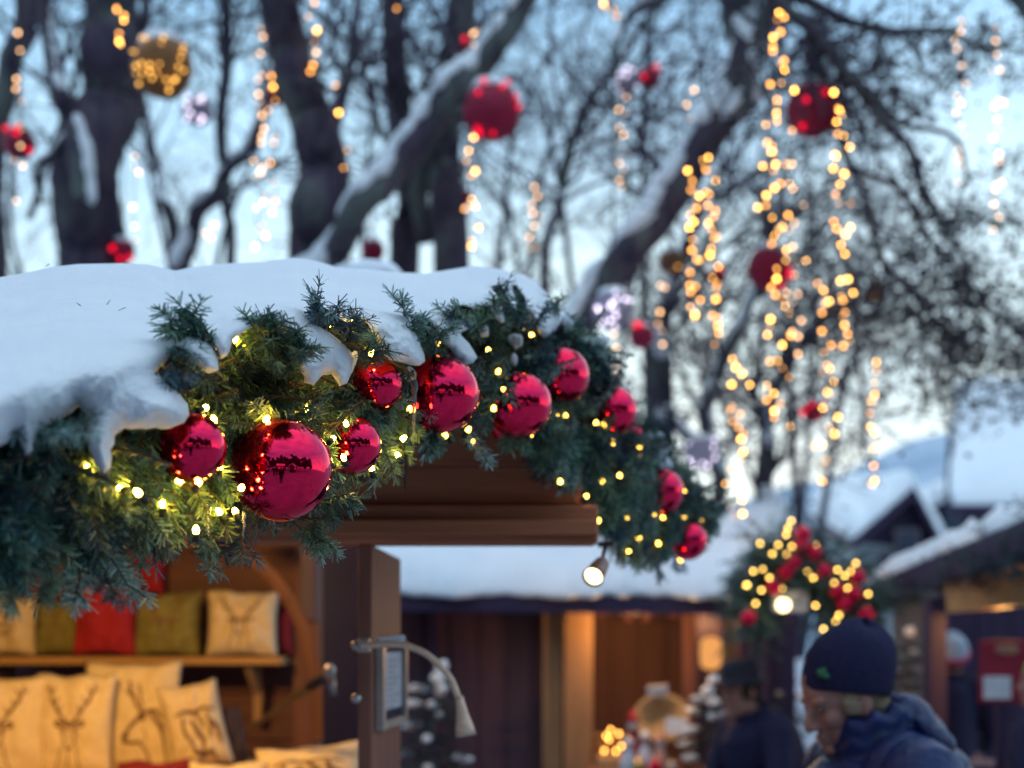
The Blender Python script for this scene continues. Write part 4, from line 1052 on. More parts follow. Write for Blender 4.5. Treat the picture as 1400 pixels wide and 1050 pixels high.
bk = thing('tilted_basket', on_counter(905, -.05), 'pale straw basket tipped forward on the stall counter with white price cards', 'basket')
Mb = Matrix.Translation(at(905, 985, Y2 - .25)) @ Euler((math.radians(56), math.radians(-14), 0)).to_matrix().to_4x4()
prof = [(.06, -.12), (.085, -.1), (.115, -.03), (.135, .03), (.143, .035), (.138, .025), (.115, -.02), (.08, -.085), (.001, -.09)]
MB().lathe(prof, Mb, 26).build('bowl', mottled('straw', (.34, .25, .14), (.55, .42, .25), 60, .8, .8, .01), bk, True)
MB().box(at(899, 944, Y2 - .30), (.105, .008, .05), Euler((.3, -.1, 0)).to_matrix()).build('card', M['paper'], bk)
MB().box(at(925, 993, Y2 - .40), (.11, .008, .085), Euler((-.3, .1, 0)).to_matrix()).build('card', M['paper'], bk)
MB().tube([at(905, 1002, Y2 - .22), at(905, 1050, Y2 - .2)], .02, 8).build('stand', M['wood_light'], bk)

# ------------------------------------------------------------------ generic bough cluster (second garland, eaves)
def bough_mass(fir_, path, radius, n_, nl=.03, nw=.004, dens=330, L=(.14, .24), g_=(.020, .045, .045), hang=.5):
    path = [Vector(p) for p in path]
    for k in range(n_):
        f = rng.uniform(0, len(path) - 1.001); i = int(f); p = path[i].lerp(path[i + 1], f - i)
        d = Vector((rng.normal(0, 1), rng.normal(-.2, 1), rng.normal(-hang, .9))).normalized()
        r = radius if not hasattr(radius, '__len__') else radius[i] + (radius[i + 1] - radius[i]) * (f - i)
        fir_.spray(p + d * r * rng.uniform(.1, .55), d, rng.uniform(*L), 2, .25, g_, nl, spread=.7, dens=dens, nw=nw)
YG2 = 6.6
g2 = thing('arch_garland', at(1105, 790, YG2), 'blurred fir arch garland with red balls above the man in the knit cap', 'garland')
path2 = [at(*p, YG2) for p in [(1030, 842), (1040, 795), (1062, 755), (1095, 745), (1125, 775), (1150, 800), (1168, 825), (1178, 858)]]
f2 = Fir(); bough_mass(f2, path2, .12, 330, g_=(.055, .11, .10), nw=.0055)
link('needles', shift_mesh(f2.mesh('needles', M['needle']), g2.location), g2); f2.stems.build('stems', M['twig'], g2)
mbp = MB(); mbp.tube(path2, .05, 8); mbp.build('bough_core', M['wire'], g2, True)
l2 = thing('fairy_lights', at(1105, 780, YG2), 'warm bulbs on a cable through the blurred arch garland over the passage', 'fairy lights')
b2_me = MB().ell((0, 0, 0), .0068, None, 10, 8).data('bulb', emis('arch_bulb', (1, .58, .12), 12, False), None, True)
cab = []
for (px, py) in [(1082, 712), (1077, 722), (1075, 731), (1064, 745), (1083, 747), (1075, 757), (1115, 745), (1056, 757), (1030, 781), (1043, 778), (1052, 790), (1022, 800), (1041, 807), (1033, 825), (1020, 800), (1104, 782), (1112, 790), (1145, 779), (1155, 787), (1163, 781), (1141, 797), (1159, 804), (1115, 828), (1147, 841), (1142, 849), (1126, 860), (1069, 804), (1039, 743), (1187, 812), (1170, 770)]:
    p = at(px, py, YG2 - .17); o = link('bulb', b2_me, l2); o.location = p - l2.location; cab.append(p)
cab.sort(key=lambda p: p.x); mbw = MB(); mbw.tube([p + Vector((0, .03, 0)) for p in cab], .003, 4); mbw.build('cable', M['wire'], l2)
m2b = MB().ell((0, 0, 0), .036, None, 24, 16).data('ball', M['matte_bauble'], None, True)
m2c = MB().lathe([(.008, .034), (.009, .042), (.003, .045)], None, 8).data('cap', M['gold_cap'], None, True)
first = None
ARCHB = [(1098, 730, 'topmost red ball of the arch garland'), (1097, 745, 'red ball just under the topmost one of the arch garland'), (1113, 756, 'red ball right of the two topmost ones on the arch garland'), (1086, 769, 'red ball in the left middle of the arch garland, upper of a touching pair'), (1075, 781, 'red ball in the left middle of the arch garland, lower of a touching pair'), (1126, 781, 'red ball at the centre of the arch garland'), (1058, 802, 'red ball left above the round white lamp of the arch'), (1173, 789, 'red ball at the upper right shoulder of the arch garland'), (1145, 808, 'red ball on the right limb of the arch garland, left of a pair'), (1168, 812, 'red ball on the right limb of the arch garland, right of a pair'), (1155, 826, 'red ball below the pair on the right limb of the arch garland'), (1023, 845, 'red ball hanging lowest at the left foot of the arch garland'), (1184, 840, 'red ball hanging lowest at the right foot of the arch garland')]
for (px, py, lb) in ARCHB:
    p = at(px, py, YG2 - .20)
    if first is None:
        first = thing('red_bauble', p, lb, 'bauble', 'red balls on the arch garland'); link('ball', m2b, first); link('cap', m2c, first)
    else: copy_thing(first, p, lb)
ra = thing('round_lamp', at(1072, 827, YG2 - .1), 'round glowing white lamp on a white bracket under the arch garland', 'lamp')
MB().ell(at(1071, 827, YG2 - .22), .030, None, 16, 12).build('globe', M['lamp_far'], ra, True)
MB().box(at(1080, 822, YG2 - .1), (.16, .05, .10)).build('housing', M['paper'], ra, bevel=.01)
MB().beam(at(1080, 838, YG2 - .1), at(1080, 1000, YG2), .05, .05).build('pole', M['wood_dark'], ra)

# ------------------------------------------------------------------ third stall at the right
Y3 = 6.4
s3 = thing('lit_stall', Vector((xat(1400, Y3), Y3, 0)), 'market stall at the right edge, glowing orange inside under a dark snowy eave', 'market stall')
ea, eb = at(1186, 818, 8.3), at(1440, 722, 5.6)
fe = MB(); fe.beam(ea, eb, .06, .14); fe.build('eave_beam', M['wood_dark'], s3)
slab(ea + Vector((0, -.05, .08)), eb + Vector((0, -.05, .08)), eb + Vector((1.3, .8, .52)), ea + Vector((1.3, .8, .52)), .05).build('roof', M['wood_dark'], s3)
sf = MB(); a0, b0 = at(1290, 802, 7.0), at(1440, 748, 5.75)
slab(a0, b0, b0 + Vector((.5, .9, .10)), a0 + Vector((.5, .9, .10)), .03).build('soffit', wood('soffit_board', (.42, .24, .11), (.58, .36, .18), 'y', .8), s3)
MB().beam(at(1300, 815, 6.9), at(1430, 800, 6.2), .05, .16).build('inner_lintel', M['wood_light'], s3)
MB().box((xat(1278, 7.0), 7.0, zat(835, 7.0) / 2), (.085, .12, zat(800, 7.0))).build('post', M['wood_dark'], s3, bevel=.006)
board_wall(xat(1286, 10.2), xat(1480, 10.2), 10.2, .02, zat(765, 10.2), 8).build('back_wall', M['wood_dark'], s3)
MB().box((xat(1248, 8.2), 8.25, zat(815, 8.2) / 2), (.20, .03, zat(815, 8.2))).build('grey_side_panel', mottled('grey_blue_board', (.16, .19, .24), (.24, .27, .33), 4, .8, .2), s3)
MB().box((xat(1400, 6.5), 6.6, .55), (.85, .4, 1.1)).build('counter', M['wood_dark'], s3)
tag(snow_sheet(ea + Vector((-.02, -.09, .10)), eb + Vector((0, -.09, .10)), eb + Vector((.22, .14, .12)), ea + Vector((.22, .14, .12)), .07, 90, 10, 5.5, .10, .06).build('snow', M['snow_far'], None, True), 'ragged strip of snow along the eave of the glowing stall at the right', 'snow', kind='stuff')
ef = thing('eave_garland', at(1290, 790, 7.0), 'dark fir boughs dusted with snow along the eave of the glowing stall', 'garland')
f3 = Fir(); bough_mass(f3, [ea + Vector((0, -.1, .02)), (ea + eb) / 2 + Vector((0, -.1, .02)), eb + Vector((0, -.1, .02))], .05, 130, g_=(.012, .024, .032), hang=.9, L=(.10, .18))
link('needles', shift_mesh(f3.mesh('needles', M['needle']), ef.location), ef)
lamp('right_stall_light', at(1372, 826, 6.6), 22, (1, .50, .13), .06)
po = thing('red_poster', at(1372, 905, 6.3), 'red notice board with a white sheet standing at the glowing stall', 'notice')
MB().box(at(1376, 918, 6.3), (.24, .02, .28)).build('board', mottled('red_board', (.22, .01, .03), (.34, .02, .045), 8, .6, .1), po, bevel=.006)
MB().box(at(1362, 940, 6.3) + Vector((0, -.014, 0)), (.12, .006, .10)).build('sheet', M['paper'], po)
MB().ell(at(1376, 888, 6.3) + Vector((0, -.014, 0)), (.055, .006, .022), None, 14, 8).build('emblem', mottled('tan_print', (.35, .16, .1), (.45, .24, .16), 20, .8, 0), po, True)
MB().beam(at(1368, 950, 6.32), Vector((xat(1368, 6.32), 6.32, 0)), .04, .04).build('stand', M['wood_dark'], po)

# ------------------------------------------------------------------ houses behind
HW = mottled('pale_house_plaster', (.34, .39, .42), (.46, .51, .54), .8, .9, .2, .05)
def house(name, label, ridge_front, ridge_back, eave_lf, eave_lb, eave_rf, eave_rb, windows, wall=HW, gable_dark=True):
    rfv, rbv, lf, lb, rfr, rbk = map(Vector, (ridge_front, ridge_back, eave_lf, eave_lb, eave_rf, eave_rb))
    h_ = thing(name, Vector(((lf.x + rfr.x) / 2, lf.y, 0)), label, 'house')
    wmb = MB(); ins_ = .1
    c_ = [lf.lerp(rfr, ins_), rfr.lerp(lf, ins_), rbk.lerp(lb, ins_), lb.lerp(rbk, ins_)]
    for p in c_[:2]: p.y += .4
    bot = [Vector((p.x, p.y, 0)) for p in c_]
    wmb.add(c_ + bot, [(0, 1, 5, 4), (1, 2, 6, 5), (2, 3, 7, 6), (3, 0, 4, 7)]); wmb.build('wall', wall, h_)
    gm = MB(); rr = rfv + Vector((0, .4, -.12)); gm.add([c_[0] + Vector((0, -.005, 0)), c_[1] + Vector((0, -.005, 0)), rr], [(0, 1, 2)]); gm.build('gable', M['wood_dark'] if gable_dark else wall, h_)
    for k, (a_, b_, c2, d_) in enumerate([(lf, rfv, rbv, lb), (rfv, rfr, rbk, rbv)]):
        slab(a_, b_, c2, d_, .22).build('roof', M['wood_dark'], h_)
        kk = Vector((0, 0, .03))
        sn_ = snow_sheet(a_ + kk, b_ + kk, c2 + kk, d_ + kk, .38, 24, 24, 4 * k + rfv.x, .1, .1)
        sn_.build('roof_snow', M['snow_far'], h_, True)
    for (cx, cy, yy, ww, hh) in windows:
        fr_ = MB().box(at(cx, cy, yy), (ww, .1, hh)).build('window', mottled('window_frame', (.12, .10, .12), (.2, .17, .19), 3, .7, 0), h_)
        MB().box(at(cx, cy, yy) + Vector((0, -.06, 0)), (ww * .8, .03, hh * .8)).build('pane', mottled('dusk_glass', (.03, .04, .07), (.06, .07, .1), .8, .15, 0), fr_)
    return h_
house('chalet', 'pale walled chalet with snowy roof and dark gable behind the arch garland', at(1250, 665, 26), at(1130, 668, 36), at(1165, 738, 26), at(1105, 700, 36), at(1296, 752, 26), at(1240, 735, 36),
      [(1218, 775, 26.2, .5, .6), (1262, 775, 26.2, .5, .6), (1240, 742, 26.2, .45, .5)])
house('barn_house', 'low blue grey house with a small pointed snow gable right of the pale chalet', at(1320, 672, 33), at(1290, 675, 44), at(1262, 700, 33), at(1250, 690, 44), at(1420, 735, 33), at(1420, 725, 44),
      [(1300, 725, 33.2, .8, .7)], mottled('blue_grey_plaster', (.2, .27, .36), (.3, .37, .46), .8, .9, .2, .05))
big = house('large_house', 'large house whose huge pale snow roof fills the right edge above the glowing stall', at(1305, 528, 34), at(1700, 528, 36), at(1298, 690, 29), at(1720, 690, 29), at(1312, 640, 46), at(1710, 640, 46),
      [(1372, 706, 29.6, 1.0, .5), (1330, 708, 29.6, .5, .5)], mottled('dark_house_wall', (.08, .11, .17), (.14, .18, .25), .8, .9, .2, .05))
# ================================================================== trees
class Tree:
    def __init__(self, name, label, Y, group='bare trees behind the stalls', cat='tree'):
        self.Y = Y; self.name = name; self.label = label; self.wood = MB(); self.tw = MB(); self.sn = MB(); self.group = group; self.cat = cat
        self.LV = []; self.LQ = []; self.ln = 0
    def limb(self, pts, dY=0., snow=False, n=8, sprout=0, sL=(.7, 1.8), lvl=2, seed=0., up=.35, f0=.1, gnarl=.12, droop=0, leaves=0):
        Y = self.Y + dY; P_ = []; R_ = []
        P0 = [at(x, y, Y) for (x, y, w_) in pts]; W0 = [w_ / F * Y / 2 for (_, _, w_) in pts]
        for i in range(len(P0) - 1):
            p0, p1, p2, p3 = P0[max(i - 1, 0)], P0[i], P0[i + 1], P0[min(i + 2, len(P0) - 1)]
            for k in range(5):
                t = k / 5
                P_.append(.5 * ((2 * p1) + (p2 - p0) * t + (2 * p0 - 5 * p1 + 4 * p2 - p3) * t * t + (3 * p1 - p0 - 3 * p2 + p3) * t ** 3)); R_.append(W0[i] * (1 - t) + W0[i + 1] * t)
        P_.append(P0[-1]); R_.append(W0[-1])
        for i, p in enumerate(P_):
            p.y += .25 * noise.noise(Vector((i * .25 + seed * 9, 4.4, 1))) * (sprout > 0)
            R_[i] *= 1 + .10 * noise.noise(Vector((i * .8, seed * 7, 3)))
        self.wood.tube(P_, R_, n)
        if snow:
            for i in range(1, len(P_) - 1):
                d = (P_[i + 1] - P_[i - 1]).normalized(); upv = Vector((0, 0, 1)) - d * d.z
                if upv.length < .05: continue
                upv.normalize()
                for q in range(3):
                    if noise.noise(Vector((i * .55 + seed, q * .2, 2))) < -.22: continue
                    f = rng.uniform(0, 1); p = P_[i].lerp(P_[i + 1], f)
                    r = R_[i] * rng.uniform(.5, .85)
                    Rm = d.to_track_quat('X', 'Z').to_matrix()
                    self.sn.ell(p + upv * R_[i] * rng.uniform(.75, 1.0) * snow + Vector((0, -R_[i] * .25, 0)), (max(.06, r * 1.5), r * .95, r * .85 * snow), Rm, 10, 7, .35, i * .7 + q)
        for k in range(sprout):
            f = f0 + (1 - f0) * rng.random(); x = f * (len(P_) - 1); i = min(int(x), len(P_) - 2); p = P_[i].lerp(P_[i + 1], x - i)
            d0 = (P_[i + 1] - P_[i]).normalized(); a_ = rng.uniform(0, 2 * PI)
            o = d0.orthogonal().normalized(); s = o * math.cos(a_) + d0.cross(o) * math.sin(a_); s.y *= .55
            dr = (s + d0 * rng.uniform(.1, .8) + Vector((0, 0, up))).normalized()
            self.branch(p, dr, rng.uniform(*sL), max(.005, min(R_[i] * .4, .017)), lvl, droop, leaves)
        return self
    def branch(self, p, d, L, r, lvl, droop=0, leaves=0):
        k = 6; pts = [p]; dd = d.copy(); pp = p.copy(); dirs = []
        for i in range(k):
            dd = (dd + Vector((rng.normal(0, .22), rng.normal(0, .18), rng.normal(.03 - droop * .25, .18)))).normalized()
            pp = pp + dd * L / k; pts.append(pp.copy()); dirs.append(dd.copy())
        self.tw.tube(pts, [r * (1 - .75 * i / k) for i in range(k + 1)], 4 if r < .012 else 6, 1, False)
        if lvl > 0:
            for j in range(int(rng.integers(3, 6))):
                i = int(rng.integers(1, k)); a_ = rng.uniform(0, 2 * PI); o = dirs[i].orthogonal().normalized(); s = o * math.cos(a_) + dirs[i].cross(o) * math.sin(a_); s.y *= .6
                self.branch(pts[i], (dirs[i] * .7 + s).normalized(), L * rng.uniform(.35, .65), r * .5, lvl - 1, droop, leaves)
        if leaves and lvl <= 1:
            n_ = int(leaves * L)
            if n_ < 1: return
            i = rng.integers(1, k + 1, n_); c = np.array([tuple(pts[q]) for q in i]) + rng.normal(0, .055, (n_, 3))
            self.leaf_cloud(c, .022)
    def leaf_cloud(self, c, sz):
        n_ = len(c)
        if n_ == 0: return
        a_ = rng.normal(0, 1, (n_, 3)); a_ /= np.linalg.norm(a_, axis=1)[:, None]; b_ = np.cross(a_, rng.normal(0, 1, (n_, 3))); b_ /= np.linalg.norm(b_, axis=1)[:, None]
        s = sz * rng.uniform(.6, 1.4, (n_, 1))
        V = np.stack([c - a_ * s, c + b_ * s * .55, c + a_ * s, c - b_ * s * .55], 1)
        self.LV.append(V.reshape(-1, 3)); self.LQ.append(np.arange(4 * n_).reshape(n_, 4) + self.ln); self.ln += 4 * n_
    def done(self, base_px, bark='bark'):
        loc = Vector((xat(base_px, self.Y), self.Y, 0)); t = thing(self.name, loc, self.label, self.cat, self.group)
        self.wood.build('trunk', M[bark], t, True)
        if self.tw.v: self.tw.build('branches', M['branch'], t, True)
        if self.sn.v: tag(self.sn.build('branch_snow', M['snow_far'], t, True), kind='stuff')
        if self.LV: link('leaves', shift_mesh(raw_mesh('leaves', np.concatenate(self.LV), np.concatenate(self.LQ), M['leaf']), loc), t)
        return t
BG = 880 + 165     # py of tree feet is below everything; trunks run to the ground
T = Tree('bare_tree', 'thickest dark trunk, mossy and forked low, at the left under the gold light ball', 9.0)
T.limb([(112, 1200, 104), (118, 420, 96), (118, 300, 92), (126, 225, 88), (150, 130, 84), (152, 60, 76), (146, -60, 66)], n=14, sprout=6, f0=.6, seed=1)
T.limb([(128, 240, 46), (98, 160, 28), (74, 80, 25), (52, -40, 22)], -.1, snow=.6, sprout=10, seed=2)
T.limb([(116, 275, 30), (108, 215, 34), (100, 172, 26)], -.42, snow=.8, seed=3)
T.limb([(96, 190, 12), (60, 225, 9), (40, 265, 6)], -.3, snow=1.1, sprout=4, seed=4, sL=(.3, .8))
T.limb([(165, 110, 22), (195, 50, 14), (215, -40, 10)], .1, sprout=10, seed=5)
T.done(115)
T = Tree('bare_tree', 'dark leaning trunk cut by the upper left corner of the picture', 10.0)
T.limb([(-30, 1100, 40), (-22, 300, 36), (6, 140, 32), (26, 50, 32), (36, -50, 30)], n=10, sprout=5, seed=6)
T.limb([(0, 420, 16), (3, 340, 15), (-6, 250, 12)], -.2, seed=61)
T.limb([(40, 300, 9), (90, 170, 9), (100, 90, 7), (75, 10, 6)], .2, sprout=6, seed=62)
T.done(-30)
T = Tree('bare_tree', 'strong mossy trunk with an S bend, left of the long snowy diagonal limb', 9.0)
T.limb([(415, 1150, 76), (424, 380, 66), (432, 300, 68), (442, 232, 70), (424, 160, 62), (400, 90, 58), (386, 20, 55), (380, -60, 52)], n=12, sprout=6, f0=.5, seed=7)
T.limb([(445, 215, 26), (468, 140, 18), (486, 60, 14), (494, -40, 10)], -.05, sprout=6, seed=8)
T.limb([(408, 118, 12), (440, 114, 8), (462, 120, 5)], -.4, sprout=3, seed=81, sL=(.2, .5))
T.done(420)
T = Tree('bare_tree', 'upright dark trunk hung with brown ivy, left of the largest red light ball', 10.2)
T.limb([(548, 1100, 46), (552, 380, 42), (561, 300, 43), (562, 235, 42), (546, 160, 37), (540, 80, 34), (538, -60, 32)], n=10, sprout=6, f0=.5, seed=9)
T.limb([(560, 250, 22), (585, 200, 16), (590, 120, 12)], -.05, sprout=6, seed=10)
T.leaf_cloud(np.array([tuple(at(545 + rng.normal(0, 18), rng.uniform(20, 330), 10.0 + rng.normal(0, .12))) for _ in range(260)]), .03)
T.done(550)
T = Tree('bare_tree', 'straight dark trunk the long snowy limb crosses in front of', 9.6)
T.limb([(622, 1150, 56), (618, 380, 50), (612, 290, 48), (606, 200, 44), (612, 120, 44), (626, 50, 42), (637, -60, 38)], n=12, sprout=6, f0=.5, seed=11)
T.limb([(585, 330, 26), (572, 270, 28), (580, 220, 24), (605, 170, 20)], .05, seed=12)
T.leaf_cloud(np.array([tuple(at(612 + rng.normal(0, 20), rng.uniform(10, 260), 9.4 + rng.normal(0, .12))) for _ in range(260)]), .03)
T.done(620)
T = Tree('leaning_tree', 'long slanting limb thick with snow, rising to the right above the hut roof', 8.6)
T.limb([(250, 1150, 60), (330, 620, 48), (400, 430, 42), (440, 355, 38), (484, 305, 38), (540, 235, 38), (588, 168, 38), (640, 100, 36), (690, 38, 34), (740, -50, 30)], n=12, snow=1.0, sprout=6, f0=.5, seed=13, up=.5)
T.done(250)
T = Tree('leaning_tree', 'snowy forked trunk slanting right from above the garland tip to the top', 8.6)
T.limb([(640, 1150, 60), (735, 580, 46), (800, 428, 46), (850, 362, 48), (900, 292, 50), (950, 218, 48), (996, 140, 44), (1018, 70, 40), (1006, 0, 44), (1004, -60, 44)], n=12, snow=.9, sprout=8, f0=.4, seed=14, up=.3)
T.limb([(1020, 90, 30), (1046, 20, 20), (1072, -50, 14)], -.1, snow=1, sprout=5, seed=15)
T.limb([(1012, 60, 26), (1022, 130, 20), (1000, 160, 14)], -.25, snow=1.2, seed=151)
T.done(640)
T = Tree('slim_tree', 'slim straight dark stem between the mossy trunk and the pale forked one', 11.0)
T.limb([(318, 1000, 18), (313, 380, 15), (307, 280, 15), (302, 200, 16), (308, 100, 18), (313, -50, 18)], sprout=8, f0=.45, seed=16); T.done(318)
T = Tree('forked_tree', 'pale frosted tree forking in a V beneath the gold light ball', 11.2)
T.limb([(245, 1000, 24), (243, 370, 20), (224, 280, 13), (206, 200, 11), (192, 120, 9), (172, 40, 7)], snow=.7, sprout=6, f0=.4, seed=17)
T.limb([(250, 420, 24), (254, 350, 25), (276, 285, 23), (312, 232, 18), (346, 180, 14), (372, 110, 10)], -.1, snow=1.0, sprout=6, f0=.3, seed=18); T.done(246)
T = Tree('slim_tree', 'thin curved dark stem bending right between the two snowy limbs', 11.0)
T.limb([(735, 1000, 16), (744, 385, 14), (763, 285, 15), (775, 220, 14), (800, 158, 12), (842, 90, 11), (890, 20, 10), (955, -50, 8)], snow=.6, sprout=16, f0=.3, seed=19, sL=(.8, 2)); 
T.limb([(840, 95, 12), (850, 40, 10), (900, 0, 14), (960, -40, 14)], -.3, snow=1.1, sprout=5, seed=191); T.done(738)
T = Tree('slim_tree', 'thinnest straight dark stem hanging below the small red and white lights', 12.0)
T.limb([(886, 1000, 12), (881, 340, 9), (878, 200, 9), (882, 100, 8), (886, -30, 6)], sprout=24, f0=.3, seed=20); T.done(886)
T = Tree('bare_tree', 'dark trunk rising straight behind the garland tip, right of the red ball', 10.4)
T.limb([(905, 1000, 40), (905, 560, 34), (900, 470, 32), (914, 400, 22), (942, 330, 17), (960, 270, 12)], snow=.6, sprout=16, f0=.35, seed=21, sL=(.8, 2)); T.done(905)
T = Tree('bare_tree', 'slender bent trunk right of the garland tip behind the yellow light strand', 10.0)
T.limb([(992, 1000, 26), (984, 720, 20), (980, 640, 22), (962, 565, 18), (985, 500, 18), (1022, 425, 16), (1050, 350, 12), (1062, 280, 8)], sprout=17, f0=.25, seed=22, sL=(.6, 1.6), snow=.8)
T.limb([(978, 640, 18), (940, 590, 14), (915, 560, 10)], -.2, snow=1.2, sprout=6, seed=221); T.done(990)
T = Tree('bare_tree', 'dark trunk standing behind the arch garland with boughs leaning right', 10.6)
T.limb([(1052, 1000, 36), (1050, 740, 28), (1047, 640, 26), (1053, 560, 18), (1090, 480, 13), (1130, 420, 9)], snow=.8, sprout=17, f0=.3, seed=23, sL=(.6, 1.6))
T.limb([(1048, 620, 14), (1030, 540, 12), (1045, 460, 9)], .1, sprout=10, seed=24); T.done(1052)
# leafy tree whose arching boughs fill the upper right
T = Tree('leafy_tree', 'tree with arching boughs of dark withered leaves filling the upper right', 8.4, group='leafy trees behind the stalls')
T.limb([(1560, 1100, 90), (1540, 500, 70), (1500, 200, 60), (1420, 20, 40), (1330, -60, 30)], 2.0, n=10, seed=25)
T.limb([(1330, -60, 26), (1230, -60, 26), (1120, -30, 24), (1050, 20, 16), (1000, 60, 8)], .4, sprout=5, leaves=46, seed=251, sL=(.5, 1.1), lvl=1)
for q, (pts, sp_, lv) in enumerate([
    ([(1000, -60, 22), (1080, 14, 20), (1165, 105, 15), (1230, 210, 11), (1288, 320, 8), (1345, 425, 4)], 34, 60),
    ([(1060, -30, 16), (1160, 20, 14), (1270, 40, 10), (1370, 70, 5)], 20, 50),
    ([(1120, 60, 12), (1190, 130, 10), (1290, 190, 7), (1330, 250, 4)], 16, 50),
    ([(1090, 60, 12), (1150, 180, 10), (1190, 290, 9), (1225, 400, 6)], 26, 62),
    ([(1170, 220, 9), (1250, 290, 8), (1330, 400, 7), (1400, 440, 5), (1460, 470, 4)], 26, 66),
    ([(1200, 330, 9), (1262, 420, 8), (1330, 470, 6), (1390, 490, 4)], 14, 50),
    ([(1140, 300, 9), (1160, 400, 8), (1180, 500, 6), (1185, 600, 4)], 16, 36),
    ([(1240, 420, 8), (1255, 480, 6), (1262, 560, 4)], 9, 40)]):
    T.limb(pts, rng.uniform(-.5, .9), sprout=int(sp_ * .8), sL=(.3, .85), lvl=1, leaves=lv * .8, seed=26 + q, up=-.1, droop=.4)
T.done(1500)
# thickets further back: a mesh of fine branches against the sky
for (nm, lb, bx_, Y_, stems) in [
    ('thicket_tree', 'fine twiggy tree filling the gap between the slanting snowy limbs', 820, 14., [((800, 900, 14), (790, 500, 11), (770, 300, 8), (740, 120, 5)), ((805, 900, 12), (850, 480, 9), (880, 300, 6), (900, 150, 4)), ((800, 800, 10), (720, 420, 8), (690, 250, 5)), ((820, 800, 10), (900, 520, 8), (960, 380, 5))]),
    ('thicket_tree', 'fine twiggy tree far back behind the dangling yellow light strands', 1090, 14.5, [((1090, 900, 14), (1080, 560, 10), (1060, 380, 7), (1020, 240, 4)), ((1095, 900, 12), (1150, 560, 9), (1200, 420, 6), (1250, 330, 4)), ((1090, 800, 10), (1120, 420, 7), (1100, 250, 4)), ((1090, 820, 9), (1010, 600, 7), (960, 470, 4))]),
    ('thicket_tree', 'fine twiggy tree far back at the left between the two mossy trunks', 250, 14., [((250, 900, 12), (240, 420, 10), (200, 220, 6), (180, 60, 4)), ((255, 900, 12), (290, 400, 9), (350, 220, 6), (370, 60, 4)), ((250, 700, 9), (30, 380, 8), (20, 200, 5))]),
    ('thicket_tree', 'fine twiggy tree far back behind the upright ivy hung trunk', 540, 14., [((520, 900, 12), (500, 400, 9), (500, 220, 6), (520, 60, 4)), ((530, 900, 12), (670, 420, 9), (700, 200, 6), (760, 60, 4)), ((690, 880, 9), (730, 300, 6), (800, 60, 4))])]:
    T = Tree(nm, lb, Y_)
    for q, s_ in enumerate(stems): T.limb(list(s_), rng.uniform(-.8, .8), sprout=11, f0=.3, sL=(.8, 2.0), lvl=2, seed=40 + q + bx_, leaves=0, n=6)
    T.done(bx_, 'branch')
# snow mound showing just over the hut roof
tag(MB().ell(at(505, 384, 4.3), (.12, .12, .055), None, 24, 12, .2).build('snow_mound', M['snow_far'], None, True), 'small rounded heap of snow peeping over the hut roof ridge', 'snow', kind='stuff')

# ================================================================== light balls hung in the trees
sph = {}
def light_ball(px, py, r, Y, kind, label, nb=9, snow=True):
    R_ = r / F * Y; c = at(px, py, Y)
    t = thing('light_ball', c, label, 'light ball', 'light balls hanging in the trees')
    b_ = MB().ell((0, 0, 0), R_, None, 28, 18, .06, px); link('ball', b_.data('ball', M[kind + '_ball'], None, True), t)
    bm_ = M[kind + '_bulb']; key = (kind, round(R_, 3))
    if key not in sph: sph[key] = MB().ell((0, 0, 0), {'red': .019, 'gold': .010, 'white': .011}[kind], None, 8, 6).data('bulb', bm_, None, True)
    for k in range(nb):
        a_ = rng.uniform(-1.15, 1.15); e_ = rng.uniform(-1.1, .9)
        if k and rng.random() < .25: continue
        o = link('bulb', sph[key], t); o.location = Vector((math.sin(a_) * math.cos(e_), -math.cos(a_) * math.cos(e_), math.sin(e_))) * (R_ + .012); k_ = float(rng.uniform(.55, 1.05)); o.scale = (k_, k_, k_)
    if snow: link('snow_cap', MB().ell((0, 0, R_ * .72), (R_ * .72, R_ * .72, R_ * .42), None, 16, 10, .2, py).data('snow_cap', M['snow_far'], None, True), t)
    link('cord', MB().tube([(0, 0, R_ * .9), (.01, .0, R_ + .6), (.02, .05, R_ + 1.3)], .006, 5).data('cord', M['strand_wire'], None), t)
    return t
